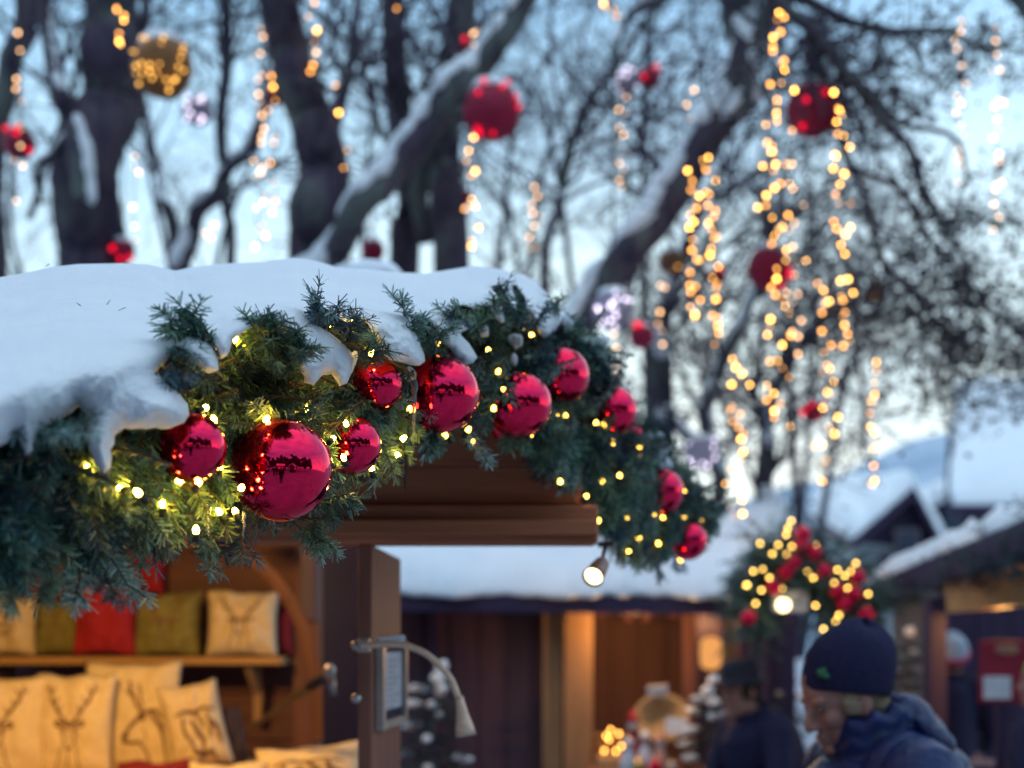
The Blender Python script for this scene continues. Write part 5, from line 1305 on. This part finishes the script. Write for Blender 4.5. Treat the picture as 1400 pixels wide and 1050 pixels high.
for a_ in [(222, 92, 42, 8.2, 'gold', 'big gold light ball at the thick mossy trunk', 42), (271, 152, 20, 10, 'white', 'small pale white light ball below right of the gold one', 16),
           (26, 196, 22, 9.2, 'red', 'red light ball at the left picture edge', 5), (168, 343, 17, 9, 'red', 'red light ball just above the roof snow beside the thickest trunk', 4),
           (673, 152, 40, 8.3, 'red', 'largest red light ball under the slanting snowy limb', 11), (636, 63, 8, 9, 'red', 'tiny red light high on the straight trunk', 1),
           (856, 112, 17, 10, 'white', 'small grey white light ball left of a red one at the thinnest stem', 11), (889, 107, 15, 10.3, 'red', 'small red light ball at the top of the thinnest stem', 2),
           (1111, 150, 37, 8.2, 'red', 'snow capped red light ball among the long yellow light strands', 6), (1051, 366, 30, 9, 'red', 'red light ball lower down behind the longest yellow strand', 6),
           (837, 424, 28, 8.0, 'white', 'white light ball with snow just above the garland tip', 16), (877, 460, 17, 8.6, 'red', 'red light ball right of the white one above the garland', 4),
           (960, 620, 24, 9, 'white', 'lowest white light ball right of the garland tip', 12), (1112, 562, 16, 9.5, 'red', 'red light ball beside the strand right of the longest one', 4),
           (981, 379, 13, 10, 'red', 'small red light ball between the two bunches of yellow strands', 2), (1197, 398, 15, 10, 'gold', 'small dull gold light ball in the withered leaves', 2),
           (510, 343, 16, 10, 'red', 'dim red light ball behind the foot of the slanting snowy limb', 0), (918, 358, 18, 10, 'gold', 'dull gold light ball behind the forked snowy trunk', 2),
           (376, 132, 13, 9.8, 'red', 'dim small red light ball at the bend of the mossy trunk', 0), (636, 270, 10, 10.5, 'red', 'dim small red light ball low on the straight trunk', 0)]:
    light_ball(*a_[:6], nb=a_[6], snow=a_[2] > 15)

# ================================================================== dangling strands of lights
sb_w = MB().ell((0, 0, 0), .0095, None, 8, 6).data('bulb', M['strand_bulb'], None, True)
sb_d = MB().ell((0, 0, 0), .0095, None, 8, 6).data('bulb', M['strand_dim'], None, True)
sb_p = MB().ell((0, 0, 0), .0095, None, 8, 6).data('bulb', M['strand_pale'], None, True)
def strand(px, y0, y1, Y, nb, spread, label, pale=False, sway=0):
    nb = max(3, int(nb * .92)); spread *= 1.15
    top = at(px, y0 - 12, Y)
    t = thing('light_strand', top, label, 'light strand', 'strands of lights dangling from the trees')
    pts = []
    for k in range(nb):
        f = min(.999, (k + rng.normal(.5, .45)) / nb); y = y0 + (y1 - y0) * f
        x = px + sway * math.sin(f * 5) + rng.normal(0, spread)
        p = at(x, y, Y + rng.normal(0, .04)); pts.append(p)
        o = link('bulb', sb_p if pale else (sb_w if rng.random() < .5 else sb_d), t); o.location = p - top
        k_ = float(rng.choice([.55, .8, 1.0, 1.1])); o.scale = (k_, k_, k_)
    link('cable', shift_mesh(MB().tube([top] + pts, .004, 4).data('cable', M['strand_wire'], None), top), t)
for a_ in [(24, 40, 275, 9.0, 13, 4, 'sparse pale strand dangling over the red light ball at the left edge', True), (185, 205, 352, 9.4, 8, 3, 'sparse pale strand right of the thickest trunk, down to the red light ball', True),
           (167, 0, 70, 8.2, 8, 8, 'short strand of yellow lights left of the big gold ball'), (357, 20, 340, 9.0, 30, 5, 'long bright strand left of the S bent trunk, left of a pair', True), (374, 90, 318, 9.2, 13, 4, 'strand with fewer lights just right of the long bright one by the S bent trunk'),
           (430, 0, 112, 8.8, 9, 5, 'short strand at the top of the S bent trunk'), (465, 95, 290, 9.0, 14, 5, 'strand dangling right of the S bent trunk under its fork'), (527, 0, 14, 9.0, 3, 6, 'few lights at the very top by the ivy hung trunk'),
           (645, 30, 62, 9.0, 3, 4, 'few pale lights beside the tiny red light on the straight trunk', True), (645, 185, 345, 8.8, 13, 5, 'strand dangling below the largest red light ball'), (731, 245, 350, 10, 10, 4, 'pale strand in the open sky between the two snowy limbs', True),
           (842, 0, 22, 9, 5, 12, 'few lights at the top right of the first snowy limb'), (850, 130, 262, 10, 12, 6, 'pale strand below the small grey white light ball', True), (943, 122, 162, 9, 4, 3, 'few pale lights in front of the forked snowy trunk', True),
           (946, 230, 442, 7.6, 26, 4, 'bright yellow strand under the forked snowy trunk, left of a close pair'), (971, 205, 352, 7.8, 18, 4, 'bright yellow strand under the forked snowy trunk, right of a close pair'),
           (1058, 8, 300, 7.4, 34, 8, 'long bright yellow strand left of the snow capped red ball, the upper one', False, 5), (1066, 290, 585, 7.5, 34, 11, 'bright yellow strand hanging lower under the long upper one, past the lower red ball', False, 4), (1088, 205, 490, 8.2, 20, 6, 'fainter strand right beside the long bright yellow ones', True),
           (1150, 125, 352, 7.6, 26, 5, 'yellow strand right of the snow capped red light ball'), (1157, 375, 475, 7.8, 12, 4, 'short yellow strand continuing under the one right of the snow capped ball'),
           (1128, 380, 668, 8.0, 28, 6, 'yellow strand running down past the red ball to the pale chalet roof'), (1008, 490, 716, 7.6, 24, 6, 'yellow strand ending above the humped snow roof'), (1193, 490, 676, 8.2, 17, 3, 'yellow strand ending over the chalet roof'),
           (1312, 22, 252, 8.6, 18, 3, 'faint pale strand in the open sky at the right, left of a pair', True), (1363, 32, 318, 9.0, 22, 4, 'faint pale strand in the open sky at the right, right of a pair', True),
           (905, 375, 480, 9, 8, 3, 'pale strand just above the garland, right of the red ball', True), (980, 352, 482, 8.6, 11, 4, 'short strand of lights in front of the small red ball'), (840, 450, 520, 8.8, 6, 3, 'faint short strand below the white light ball above the garland', True),
           (290, 300, 352, 10, 4, 4, 'few pale lights over the roof snow by the pale forked tree', True)]:
    strand(*a_[:6], a_[6], *(a_[7:]))
# ================================================================== people
SKIN = mottled('skin', (.27, .12, .095), (.40, .20, .15), 14, .55, .15, .002)
def person(label, loc, yaw, lean=0.0, head_pitch=0.0, H=1.75, jacket=None, trousers=None, hat='beanie', hat_mat=None, hair_mat=None, puffy=False, voxel=.007, arms=(( .25, -.1), (.25, -.1)), group=None, hat_band=None, collar=True, head_yaw=0.0):
    """local axes: +X is where the person faces, +Y their left, Z up; metres for a height of 1.75"""
    k = H / 1.75
    Rl = Matrix.Rotation(lean, 3, 'Y')
    hip = Vector((0, 0, .93))
    def up_(p): return hip + Rl @ (Vector(p) - hip)          # the part of the body above the hips leans
    neck = up_((0.0, 0, 1.49)); Rh = Matrix.Rotation(head_pitch, 3, 'Y') @ Matrix.Rotation(head_yaw, 3, 'Z')
    hc = neck + Rl @ Vector((.02, 0, .06)) + Rh @ Vector((.01, 0, .08))
    def hd(p): return hc + Rh @ Vector(p)
    B = MB()
    # head
    B.ell(hd((-.005, 0, .03)), (.098, .076, .105), Rh, 24, 16)
    B.ell(hd((.035, 0, -.045)), (.058, .058, .082), Rh, 20, 14)
    B.tube([hd((-.005, 0, -.06)), hd((.04, 0, -.095)), hd((.075, 0, -.105))], [.06, .042, .022], 12)
    B.ell(hd((.080, 0, -.104)), (.018, .022, .017), Rh)
    B.tube([hd((.088, 0, .022)), hd((.102, 0, -.008)), hd((.116, 0, -.030))], [.009, .011, .013], 10)
    B.ell(hd((.112, 0, -.033)), (.014, .014, .012), Rh)
    for s in (-1, 1):
        B.ell(hd((.100, s * .013, -.036)), (.012, .009, .009), Rh)
        B.ell(hd((.078, s * .030, .026)), (.016, .024, .010), Rh)
        B.ell(hd((.062, s * .040, -.028)), (.028, .024, .026), Rh)
        B.ell(hd((-.012, s * .080, -.012)), (.018, .009, .033), Matrix.Rotation(s * -.25, 3, 'Z') @ Rh)
        B.ell(hd((-.006, s * .078, -.038)), (.010, .009, .012), Rh)
        B.ell(hd((.086, s * .031, .006)), (.008, .015, .005), Rh)
    B.ell(hd((.096, 0, -.063)), (.010, .024, .006), Rh); B.ell(hd((.093, 0, -.076)), (.010, .021, .008), Rh)
    B.tube([neck + Rl @ Vector((-.02, 0, -.06)), neck + Rl @ Vector((0, 0, .0)), hd((-.01, 0, -.05))], [.068, .058, .060], 14)
    # trunk
    B.tube([up_((0, 0, .86)), up_((0, 0, 1.0)), up_((.0, 0, 1.12)), up_((.01, 0, 1.28)), up_((-.005, 0, 1.40)), up_((-.01, 0, 1.47))], [.155, .148, .140, .165, .150, .09], 20, .72)
    J = {}
    for s, (sw, bend) in zip((1, -1), arms):
        sh_ = up_((-.005, s * .185, 1.415))
        e_ = sh_ + Rl @ Vector((math.sin(sw) * .29, s * .06, -math.cos(sw) * .29))
        w2 = sw + .35 - bend * 4
        wr_ = e_ + Rl @ Vector((math.sin(w2) * .25, -s * .03, -math.cos(w2) * .25))
        J[s] = (sh_, e_, wr_)
        B.ell(sh_, (.062, .062, .062)); B.tube([up_((0, s * .10, 1.43)), sh_], [.06, .055], 10)
        B.tube([sh_, sh_.lerp(e_, .5), e_], [.052, .047, .038], 12); B.tube([e_, e_.lerp(wr_, .4), wr_], [.040, .038, .026], 12)
        d = (wr_ - e_).normalized(); sd = Vector((d.z, 0, -d.x)).normalized() if abs(d.y) < .95 else Vector((1, 0, 0)); nv = d.cross(sd)
        pc = wr_ + d * .05; Rm = Matrix((d, sd, nv)).transposed()
        B.ell(pc, (.052, .042, .017), Rm, 14, 10); B.tube([wr_ - d * .01, wr_ + d * .03], [.026, .028], 10)
        for q, (off, ln) in enumerate([(-.031, .066), (-.010, .078), (.011, .072), (.030, .056)]):
            b0 = wr_ + d * .088 + sd * off; c1_ = d; p0 = b0
            fp_ = [p0 - d * .02, p0]
            for ph in (.45, .32, .23):
                c1_ = (c1_ + nv * s * .28).normalized(); p0 = p0 + c1_ * ln * ph; fp_.append(p0)
            B.tube(fp_, [.0095, .0092, .0088, .008, .007], 8)
        tb = wr_ + d * .03 - sd * .034; B.tube([tb + sd * .01, tb + d * .025 - sd * .016, tb + d * .058 - sd * .020 + nv * s * .01], [.013, .011, .008], 8)
    for s in (-1, 1):
        B.ell((0, s * .085, .90), (.105, .10, .13)); B.tube([(0, s * .095, .90), (.015, s * .098, .68), (.01, s * .098, .49)], [.092, .076, .056], 14)
        B.tube([(.01, s * .098, .49), (-.015, s * .098, .33), (-.01, s * .098, .09)], [.055, .056, .038], 14)
        B.tube([(-.05, s * .10, .045), (.03, s * .105, .045), (.14, s * .115, .03), (.19, s * .12, .026)], [.040, .045, .040, .026], 12, .75)
    base = Vector(loc); Mx = Matrix.Translation((0, 0, 0)) @ Matrix.Scale(k, 4)
    def fin(name, mb, mat, vx, it=3, parent=None):
        me = remeshed(mb, name, mat, vx, it); me.transform(Mx)
        o = link(name, me, parent); return o
    body = fin('person', B, SKIN, voxel); body.location = base; body.rotation_euler = (0, 0, yaw); tag(body, label, 'person', group)
    # clothes
    Jk = MB(); cen = [up_(p) for p in [(0, 0, .80), (0, 0, .92), (0, 0, 1.05), (0, 0, 1.18), (.005, 0, 1.30), (-.005, 0, 1.41), (-.012, 0, 1.48)]]; rad = [.215, .212, .200, .205, .215, .200, .13]
    def rib(pts, rads, step, amp):
        P_, R_ = [], []
        for i in range(len(pts) - 1):
            L = (Vector(pts[i + 1]) - Vector(pts[i])).length; n_ = max(2, int(L / .008))
            for q in range(n_):
                f = q / n_; P_.append(Vector(pts[i]).lerp(Vector(pts[i + 1]), f)); R_.append(rads[i] * (1 - f) + rads[i + 1] * f)
        P_.append(Vector(pts[-1])); R_.append(rads[-1]); acc = 0
        for i in range(len(P_)):
            if i: acc += (P_[i] - P_[i - 1]).length
            R_[i] += amp * (abs(math.sin(acc * PI / step)) ** .6 - .6)
        return P_, R_
    amp = .020 if puffy else .004; stp = .075 if puffy else .2
    if puffy: rad = [r + .02 for r in rad]
    P_, R_ = rib(cen, rad, stp, amp); Jk.tube(P_, R_, 28, .74)
    for s in (1, -1):
        sh_, e_, wr_ = J[s]; g_ = .018 if puffy else 0
        inn = up_((-.005, s * .09, 1.42))
        P_, R_ = rib([inn, sh_, sh_.lerp(e_, .5), e_, e_.lerp(wr_, .5), wr_ - (wr_ - e_) * .02], [.09 + g_, .085 + g_, .075 + g_, .066 + g_, .060 + g_, .05], stp, amp * .8); Jk.tube(P_, R_, 18)
    jk = fin('jacket', Jk, jacket, .007 if puffy else .011, 2, body)
    if collar:
        Cm = MB(); n_ = 20
        for lv in range(3 if puffy else 2):
            rr = (.105 if puffy else .085) - lv * .006; zc_ = 1.475 + lv * (.04 if puffy else .03)
            Cm.tube([up_((rr * math.cos(2 * PI * i / n_) * .95 - .01, rr * math.sin(2 * PI * i / n_), zc_ + .012 * math.sin(i * 3.1 + lv))) for i in range(n_ + 1)], .030 if puffy else .022, 10)
        if puffy:                                              # hood lying in thick folds behind the neck
            for lv in range(3):
                Cm.tube([up_((-.07 - .022 * lv - .05 * math.cos(a_) , .125 * math.sin(a_) * (1 - .08 * lv), 1.535 - .035 * lv + .02 * math.cos(a_ * 2 + lv))) for a_ in np.linspace(-1.7, 1.7, 14)], .033 + .004 * (lv % 2), 10)
        fin('collar', Cm, jacket, .007, 2, jk)
    Tm = MB()
    Tm.tube([(0, 0, 1.0), (0, 0, .84)], [.175, .17], 20, .75)
    for s in (-1, 1): Tm.tube([(0, s * .088, .88), (.012, s * .098, .68), (.008, s * .098, .49), (-.01, s * .098, .30), (-.008, s * .10, .06)], [.112, .095, .078, .074, .07], 14)
    fin('trousers', Tm, trousers, .012, 2, body)
    for s in (-1, 1):
        Bm = MB(); Bm.tube([(-.065, s * .10, .05), (.03, s * .105, .055), (.14, s * .115, .045), (.205, s * .12, .04)], [.048, .056, .050, .034], 12, .85); Bm.tube([(-.012, s * .10, .04), (-.012, s * .10, .16)], [.058, .06], 12)
        fin('boot', Bm, M['black_metal'], .009, 2, body)
    if hair_mat:
        Hm = MB(); Hm.ell(hd((-.022, 0, .025)), (.097, .084, .105), Rh, 20, 14); Hm.ell(hd((-.055, 0, -.045)), (.055, .066, .05), Rh, 16, 12)
        for s in (-1, 1): Hm.ell(hd((.012, s * .072, -.004)), (.030, .013, .040), Rh, 12, 8, .3, s)
        fin('hair', Hm, hair_mat, .006, 2, body)
    if hat == 'beanie':
        Hb = MB(); Rb = Rh @ Matrix.Rotation(-.50, 3, 'Y')
        pf = [(.112, .000), (.118, .012), (.119, .050), (.116, .085), (.104, .122), (.080, .152), (.048, .172), (.001, .182)]
        vs_ = MB(); m_ = 36; V_ = []; Fq = []
        for (r, z) in pf:
            for i in range(m_):
                a_ = 2 * PI * i / m_; wob = 1 + .02 * noise.noise(Vector((math.cos(a_) * 2, math.sin(a_) * 2, z * 22)))
                sl = -.035 * (z / .182) ** 2                    # the top slumps backwards
                V_.append(hc + Rb @ Vector((r * 1.0 * math.cos(a_) * wob - .008 + sl, r * .84 * math.sin(a_) * wob, z + .012 + .012 * math.sin(a_ * 2 + 1) * (z > .08))))
        for j in range(len(pf) - 1):
            for i in range(m_): Fq.append((j * m_ + i, j * m_ + (i + 1) % m_, (j + 1) * m_ + (i + 1) % m_, (j + 1) * m_ + i))
        vs_.add(V_, Fq); me = vs_.data('hat', hat_mat, None, True); me.transform(Mx); ho = link('hat', me, body)
        sm_ = ho.modifiers.new('s', 'SUBSURF'); sm_.levels = 1; sm_.render_levels = 2
        so = ho.modifiers.new('t', 'SOLIDIFY'); so.thickness = .007
        if hat_band:
            bm__ = MB(); bm__.tube([hc + Rb @ Vector((.122 * math.cos(a_) - .008, .104 * math.sin(a_), .030 + .004 * math.sin(a_ * 3))) for a_ in np.linspace(0, 2 * PI, 40)], .022, 8, .5); me = bm__.data('hat_band', hat_band, None, True); me.transform(Mx); link('hat_band', me, body)
    elif hat == 'brim':
        Mt = Matrix.Translation(hc) @ (Rh @ Matrix.Rotation(-.05, 3, 'Y')).to_4x4()
        Hb = MB().lathe([(.150, .040), (.165, .046), (.150, .050), (.108, .056), (.104, .10), (.092, .142), (.06, .158), (.001, .152)], Mt @ Matrix.Diagonal((1, .88, 1, 1)), 30)
        me = Hb.data('hat', hat_mat, None, True); me.transform(Mx); link('hat', me, body)
    for s in (-1, 1):
        em = MB().ell(hd((.079, s * .031, .008)), .0125, None, 14, 10); me = em.data('eye', M['eye'], None, True); me.transform(Mx); ey = link('eye', me, body)
        im = MB().ell(hd((.0875, s * .031, .007)), (.0045, .006, .006), Rh, 10, 8); me = im.data('iris', plain('dark_iris', (.03, .02, .015), .2), None, True); me.transform(Mx); link('iris', me, ey)
    return body, hc * k, Rh, k
def cloth(name, c0, c1, rough=.8, sc_=40, b=.4, spec=.3, bd=.004): return mottled(name, c0, c1, sc_, rough, b, bd, spec=spec)
knit = cloth('navy_knit', (.012, .012, .045), (.026, .025, .075), .9, 110, .9, .2, .006)
puff = cloth('blue_quilted_nylon', (.003, .010, .058), (.007, .022, .115), .34, 14, .5, .32, .014)
dark = cloth('dark_trousers', (.012, .014, .022), (.022, .024, .034))
navyc = cloth('black_wool_coat', (.006, .007, .034), (.012, .013, .050))
grey_hair = cloth('grey_blond_hair', (.22, .145, .09), (.40, .28, .18), .6, 120, .8)
YP = 3.45
Pm, hc_, Rh_, kk_ = person('man in a navy knit cap and blue quilted jacket looking down, his face turned left', (xat(1272, YP), YP, 0), PI + .26, lean=.30, head_pitch=.42, H=1.68, jacket=puff, trousers=dark, hat='beanie', hat_mat=knit, hair_mat=grey_hair, puffy=True, voxel=.0045, arms=((.45, -.12), (.5, -.14)))
# small green emblem on the cap
gm_ = MB(); Rb_ = Rh_ @ Matrix.Rotation(-.50, 3, 'Y')
for i, (u, v, r) in enumerate([(.0, .0, .011), (.012, -.004, .009), (-.010, .005, .008), (.004, .010, .007)]):
    a_ = .62 + u * 7
    gm_.ell(Vector(hc_) + Rb_ @ Vector((.1235 * math.cos(a_) - .008, .1065 * math.sin(a_), .052 + v)) * kk_, (r * .5, r, r * .8), Rb_ @ Matrix.Rotation(a_, 3, 'Z'), 10, 8)
link('emblem', gm_.data('emblem', plain('green_thread', (.03, .16, .07), .8), None, True), Pm)
person('stall visitor in a dark brimmed hat and black coat bending over the middle stall counter', (xat(1078, 6.7), 6.7, 0), PI + .5, lean=.45, head_pitch=.15, H=1.61, jacket=navyc, trousers=dark, hat='brim', hat_mat=cloth('black_felt', (.010, .010, .02), (.02, .018, .03)), hair_mat=cloth('dark_hair', (.02, .015, .012), (.04, .03, .02)), voxel=.008, arms=((.6, -.1), (.7, -.12)))
person('person in black with a white and blue cap and pink band at the glowing stall', (xat(1303, 9.2), 9.2, 0), PI * .42, lean=.02, H=1.68, jacket=navyc, trousers=dark, hat='beanie', hat_mat=cloth('white_blue_knit', (.25, .42, .62), (.70, .76, .80), .9, 14), hair_mat=cloth('brown_hair', (.05, .03, .02), (.09, .05, .03)), voxel=.009, hat_band=cloth('pink_knit', (.45, .04, .14), (.6, .08, .2)))
Pe, _, _, _ = person('person in black at the right picture edge with a bright green hood', (xat(1446, 5.9), 5.9, 0), PI * .8, lean=.05, H=1.60, jacket=navyc, trousers=dark, hat='beanie', hat_mat=cloth('green_fleece', (.06, .36, .04), (.13, .55, .08)), hair_mat=None, voxel=.009)

# ================================================================== young snowy firs
def snowy_fir(px, Y, py_top, label, seed, dark=1.0, w_=.30, sp_=.36):
    loc = Vector((xat(px, Y), Y, 0)); Ht = zat(py_top, Y); t = thing('young_fir', loc, label, 'fir tree', 'young firs set out between the stalls')
    MB().tube([loc, loc + Vector((0, 0, Ht * .6)), loc + Vector((.01, 0, Ht))], [.022, .014, .004], 7).build('trunk', M['bark'], t, True)
    f_ = Fir(); sn_ = MB(); n_ = max(6, int(Ht / .10))
    for lv in range(n_):
        z = Ht * (.28 + .70 * lv / n_); ln = w_ * (1.08 - lv / n_) + .05
        for b_ in range(6):
            a_ = b_ * PI / 3 + lv * 1.1 + rng.uniform(-.3, .3); d = Vector((math.cos(a_), math.sin(a_), rng.uniform(-.05, .35)))
            p = loc + Vector((0, 0, z)); f_.spray(p, d, ln, 3, .35, (.012 * dark, .028 * dark, .036 * dark), .026, spread=.7, dens=420, nw=.0035)
            if rng.random() < sp_:
                for q in np.linspace(.7, .95, 2):
                    c = p + d.normalized() * ln * q + Vector((0, 0, .018 - .05 * q)); sn_.ell(c, (.042, .018, .012), d.to_track_quat('X', 'Z').to_matrix(), 8, 6, .4, seed + q + lv)
    for q in range(3 if sp_ > .3 else 1): sn_.ell(loc + Vector((rng.normal(0, .02), -.02, Ht - .02 - .05 * q)), (.03, .03, .028), None, 8, 6, .3, q)
    link('foliage', shift_mesh(f_.mesh('foliage', M['needle']), loc), t); f_.stems.build('twigs', M['twig'], t)
    tag(sn_.build('snow_load', M['snow_far'], t, True), kind='stuff')
snowy_fir(592, 6.2, 905, 'young fir loaded with snow clumps below the gooseneck lamp', 1, w_=.34)
snowy_fir(968, 7.1, 925, 'small snow dusted fir by the post of the middle stall behind the basket', 2, w_=.22)
snowy_fir(1076, 8.0, 925, 'small snowy fir in the passage just left of the man in knit cap', 3, w_=.2, sp_=.2)
snowy_fir(1238, 7.6, 858, 'dark young fir with little snow before the grey side panel', 4, .6, w_=.3, sp_=.03)

# ================================================================== what stands behind the photographer (mirrored in the baubles)
bk_ = MB()
for i in range(26):
    a_ = PI + .15 + (PI - .3) * i / 25; r = 12 + 4 * noise.noise(Vector((i * .9, 3, 3))); p = Vector((r * math.cos(a_) * 1.3, r * math.sin(a_), 0)); h = 6.5 + 3.6 * noise.noise(Vector((i * 1.3, 0, 7)))
    bk_.tube([p, p + Vector((0, 0, 2))], [.2, .16], 6)
    for q in range(22): bk_.ell(p + Vector((rng.normal(0, .8), rng.normal(0, .5), 2 + rng.uniform(0, h - 2))), rng.uniform(.35, .9), None, 7, 5, .6, q + i)
tag(bk_.build('far_woods', M['leaf'], None), 'dark line of trees round the square behind the photographer', 'woods', kind='stuff')
for i, (x, y, a_) in enumerate([(-4.6, -6.5, .5), (1.2, -8.6, .1), (5.6, -6.2, -.6)]):
    t = thing('market_hut', Vector((x, y, 0)), ['dark market hut behind the photographer on the left', 'dark market hut straight behind the photographer', 'dark market hut behind the photographer on the right'][i], 'market hut'); t.rotation_euler = (0, 0, a_)
    link('wall', MB().box((0, 0, 1.05), (2.6, 1.6, 2.1)).data('wall', M['wood_dark']), t)
    rm__ = MB(); rm__.add([(-1.6, 1.1, 2.0), (1.6, 1.1, 2.0), (1.6, 0, 2.8), (-1.6, 0, 2.8), (-1.6, -1.1, 2.0), (1.6, -1.1, 2.0)], [(0, 1, 2, 3), (3, 2, 5, 4)]); ro_ = link('roof', rm__.data('roof', M['snow_far']), t); md = ro_.modifiers.new('t', 'SOLIDIFY'); md.thickness = .18
    link('opening', MB().box((0, .812, 1.35), (1.9, .02, .8)).data('opening', emis('hut_glow_%d' % i, (1, .5, .16), .6, False)), t)
ped = [person('bystander in a dark coat standing behind the photographer', (-.9, -3.4, 0), PI / 2, H=1.76, jacket=navyc, trousers=dark, hat='beanie', hat_mat=knit, voxel=.014)[0]]
ped += [copy_thing(ped[0], Vector(p), lb, rotz=r) for p, lb, r in [((-.35, -3.7, 0), 'second bystander further behind the photographer', 1.3), ((1.5, -4.6, 0), 'bystander behind the photographer on the right', 2.0), ((.15, -.75, 0), 'photographer standing at the camera', PI / 2)]]
